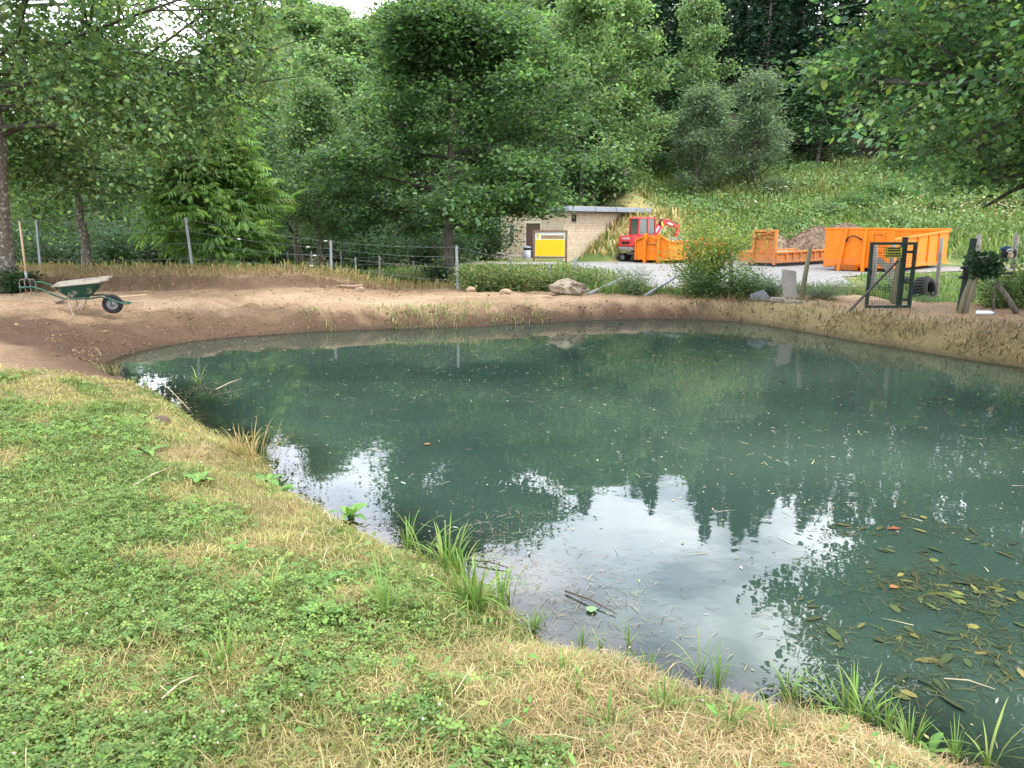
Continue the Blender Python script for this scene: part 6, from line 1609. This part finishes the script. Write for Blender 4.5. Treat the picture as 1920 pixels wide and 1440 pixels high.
# litter washed against the near shore
def lit(x, y, sd):
    c1 = P(1075, 1115, 0); c2 = P(930, 1000, 0); c3 = P(395, 730, 0); c4 = P(1240, 1215, 0)
    return np.clip(np.exp(-((x - c1.x) ** 2 + (y - c1.y) ** 2) / .16) + .8 * np.exp(-((x - c2.x) ** 2 + (y - c2.y) ** 2) / .12) + np.exp(-((x - c3.x) ** 2 + (y - c3.y) ** 2) / .12) + .5 * np.exp(-((x - c4.x) ** 2 + (y - c4.y) ** 2) / .05) + .35 * sstep(-.35, -.05, sd) * (y < 7), 0, 1)
x, y = water_pts(1900, lit, 33, -5, 4, 1.5, 10, 30); n = len(x)
V, F, C = blades(rng, np.stack([x, y, np.full(n, .003)], 1), rng.uniform(.02, .12, n), rng.uniform(.0015, .004, n), dirs2(rng, n), np.full(n, 1.0), pick(rng, n, [(.12,.09,.06),(.24,.20,.14),(.09,.065,.045),(.22,.20,.10)]))
V[:, 2] = np.minimum(V[:, 2], .010); nb.add(V, F, C)
tag(link('floating_litter', nb.mesh('floating_litter'), M_PLAINCOL), 'specks, straws and leaf litter floating on the pond', 'litter', kind='stuff')
# pond weed leaves at the surface
nb = NB()
def weedf(x, y, sd):
    v = 0
    for (px_, py_, s, a) in [(1830,1080,.55,1),(1700,1200,.45,1),(1790,1150,.5,.9),(1880,1060,.5,1),(1600,1180,.22,.7),(1890,1270,.5,1.0),(1900,1150,.6,1.0),(1640,960,.3,.35),(1600,1010,.25,.5),(1830,760,.6,.25),(1180,740,1.0,.06),(870,805,.35,.12),(1000,740,.7,.07),(1560,720,.9,.08)]:
        c = P(px_, py_, 0); v = v + a * np.exp(-((x - c.x) ** 2 + (y - c.y) ** 2) / (2 * s * s * .35))
    return np.clip(v, 0, 1) * sstep(.34, .52, fbm(x * 2.6, y * 2.6, 113))
x, y = water_pts(420, weedf, 34, -3, 9, 1.5, 15, 40); n = len(x)
V, F = instances(T_ROUND[0], T_ROUND[1], np.stack([x, y, np.full(n, .005)], 1), frames_from(np.tile([0, 0, 1.], (n, 1)) + rng.normal(0, .08, (n, 3)), rng.normal(0, 1, (n, 3)) * [1, 1, .03]), np.stack([rng.uniform(.04, .13, n), rng.uniform(.025, .055, n), np.full(n, .02)], 1))
nb.add(V, F, np.repeat(pick(rng, n, [(.035,.048,.016),(.055,.07,.02),(.025,.034,.013),(.11,.105,.03)], None, .2), 6, 0))
x, y = water_pts(8000, weedf, 35, -3, 9, 1.5, 15, 30); n = len(x)
V, F, C = blades(rng, np.stack([x, y, np.full(n, .003)], 1), rng.uniform(.03, .12, n), rng.uniform(.002, .006, n), dirs2(rng, n), np.full(n, 1.0), pick(rng, n, [(.030,.040,.014),(.045,.052,.018),(.085,.078,.024),(.022,.030,.012)]))
V[:, 2] = np.minimum(V[:, 2], .014); nb.add(V, F, C)
tag(link('pond_weed', nb.mesh('pond_weed'), M_PLAINCOL), 'olive pond weed spread at the water surface on the right', 'weed', kind='stuff')
# single leaves one can pick out
def float_leaf(label, px_, py_, ln_, cols, rz, T=T_OAK):
    V = np.array(T[0]) * [ln_, ln_, ln_ * .6] + [0, 0, .012]; me = np_mesh('fallen_leaf', V, [np.array([f]) for f in T[1]], np.tile(cols, (len(V), 1)))
    o = link('fallen_leaf', me, M_STRAW); q = P(px_, py_, 0); o.location = q; o.rotation_euler = (0, 0, rz); tag(o, label, 'leaf')
float_leaf('red brown oak leaf floating on the dark water', 1662, 994, .10, (.20, .06, .025), .1)
float_leaf('pale green leaf half sunk beside the shore litter', 1108, 1152, .07, (.15, .24, .11), 1.4, T_ROUND)
float_leaf('orange leaf floating above the weed', 1668, 1105, .055, (.24, .11, .04), .3, T_ROUND)
float_leaf('small orange leaf in the middle of the pond', 795, 835, .06, (.26, .14, .05), .2, T_ROUND)
# dead sticks in the water
def stick(label, a, b_, r_, col):
    mid = a.lerp(b_, .5) + Vector((0, .01, .01)); tag(MB().tube([a, mid, b_], [r_, r_ * .9, r_ * .5], 6).build('fallen_twig' if 'twig' in label else 'dead_reed', mat('dead_stem_' + col, {'pale': (.40,.33,.22), 'dark': (.09,.065,.045)}[col], None, 9, .85), None, True), label, 'twig' if 'twig' in label else 'reed')
stick('pale dead reed lying out over the water at the left', P(405, 730, .03), P(452, 710, .06), .006, 'pale')
stick('thin dead reed rising from the left shore', P(355, 768, .0), P(290, 705, .18), .004, 'pale')
stick('dark twig lying in the shore litter cove', P(1060, 1108, .012), P(1155, 1150, .012), .006, 'dark')
stick('dark twig on the water below the sedge bulge', P(880, 1050, .012), P(955, 1065, .012), .006, 'dark')
stick('pale stem drifting in the weed on the lower right', P(1770, 1272, .008), P(1866, 1292, .010), .0032, 'pale')
stick('pale dry stalk lying in the clover', near_at(305, 1330) + Vector((0, 0, .04)), near_at(372, 1290) + Vector((0, 0, .05)), .004, 'pale')
stick('pale bent stalk lying across the upper lawn', near_at(250, 920) + Vector((0, 0, .03)), near_at(320, 890) + Vector((0, 0, .05)), .006, 'pale')
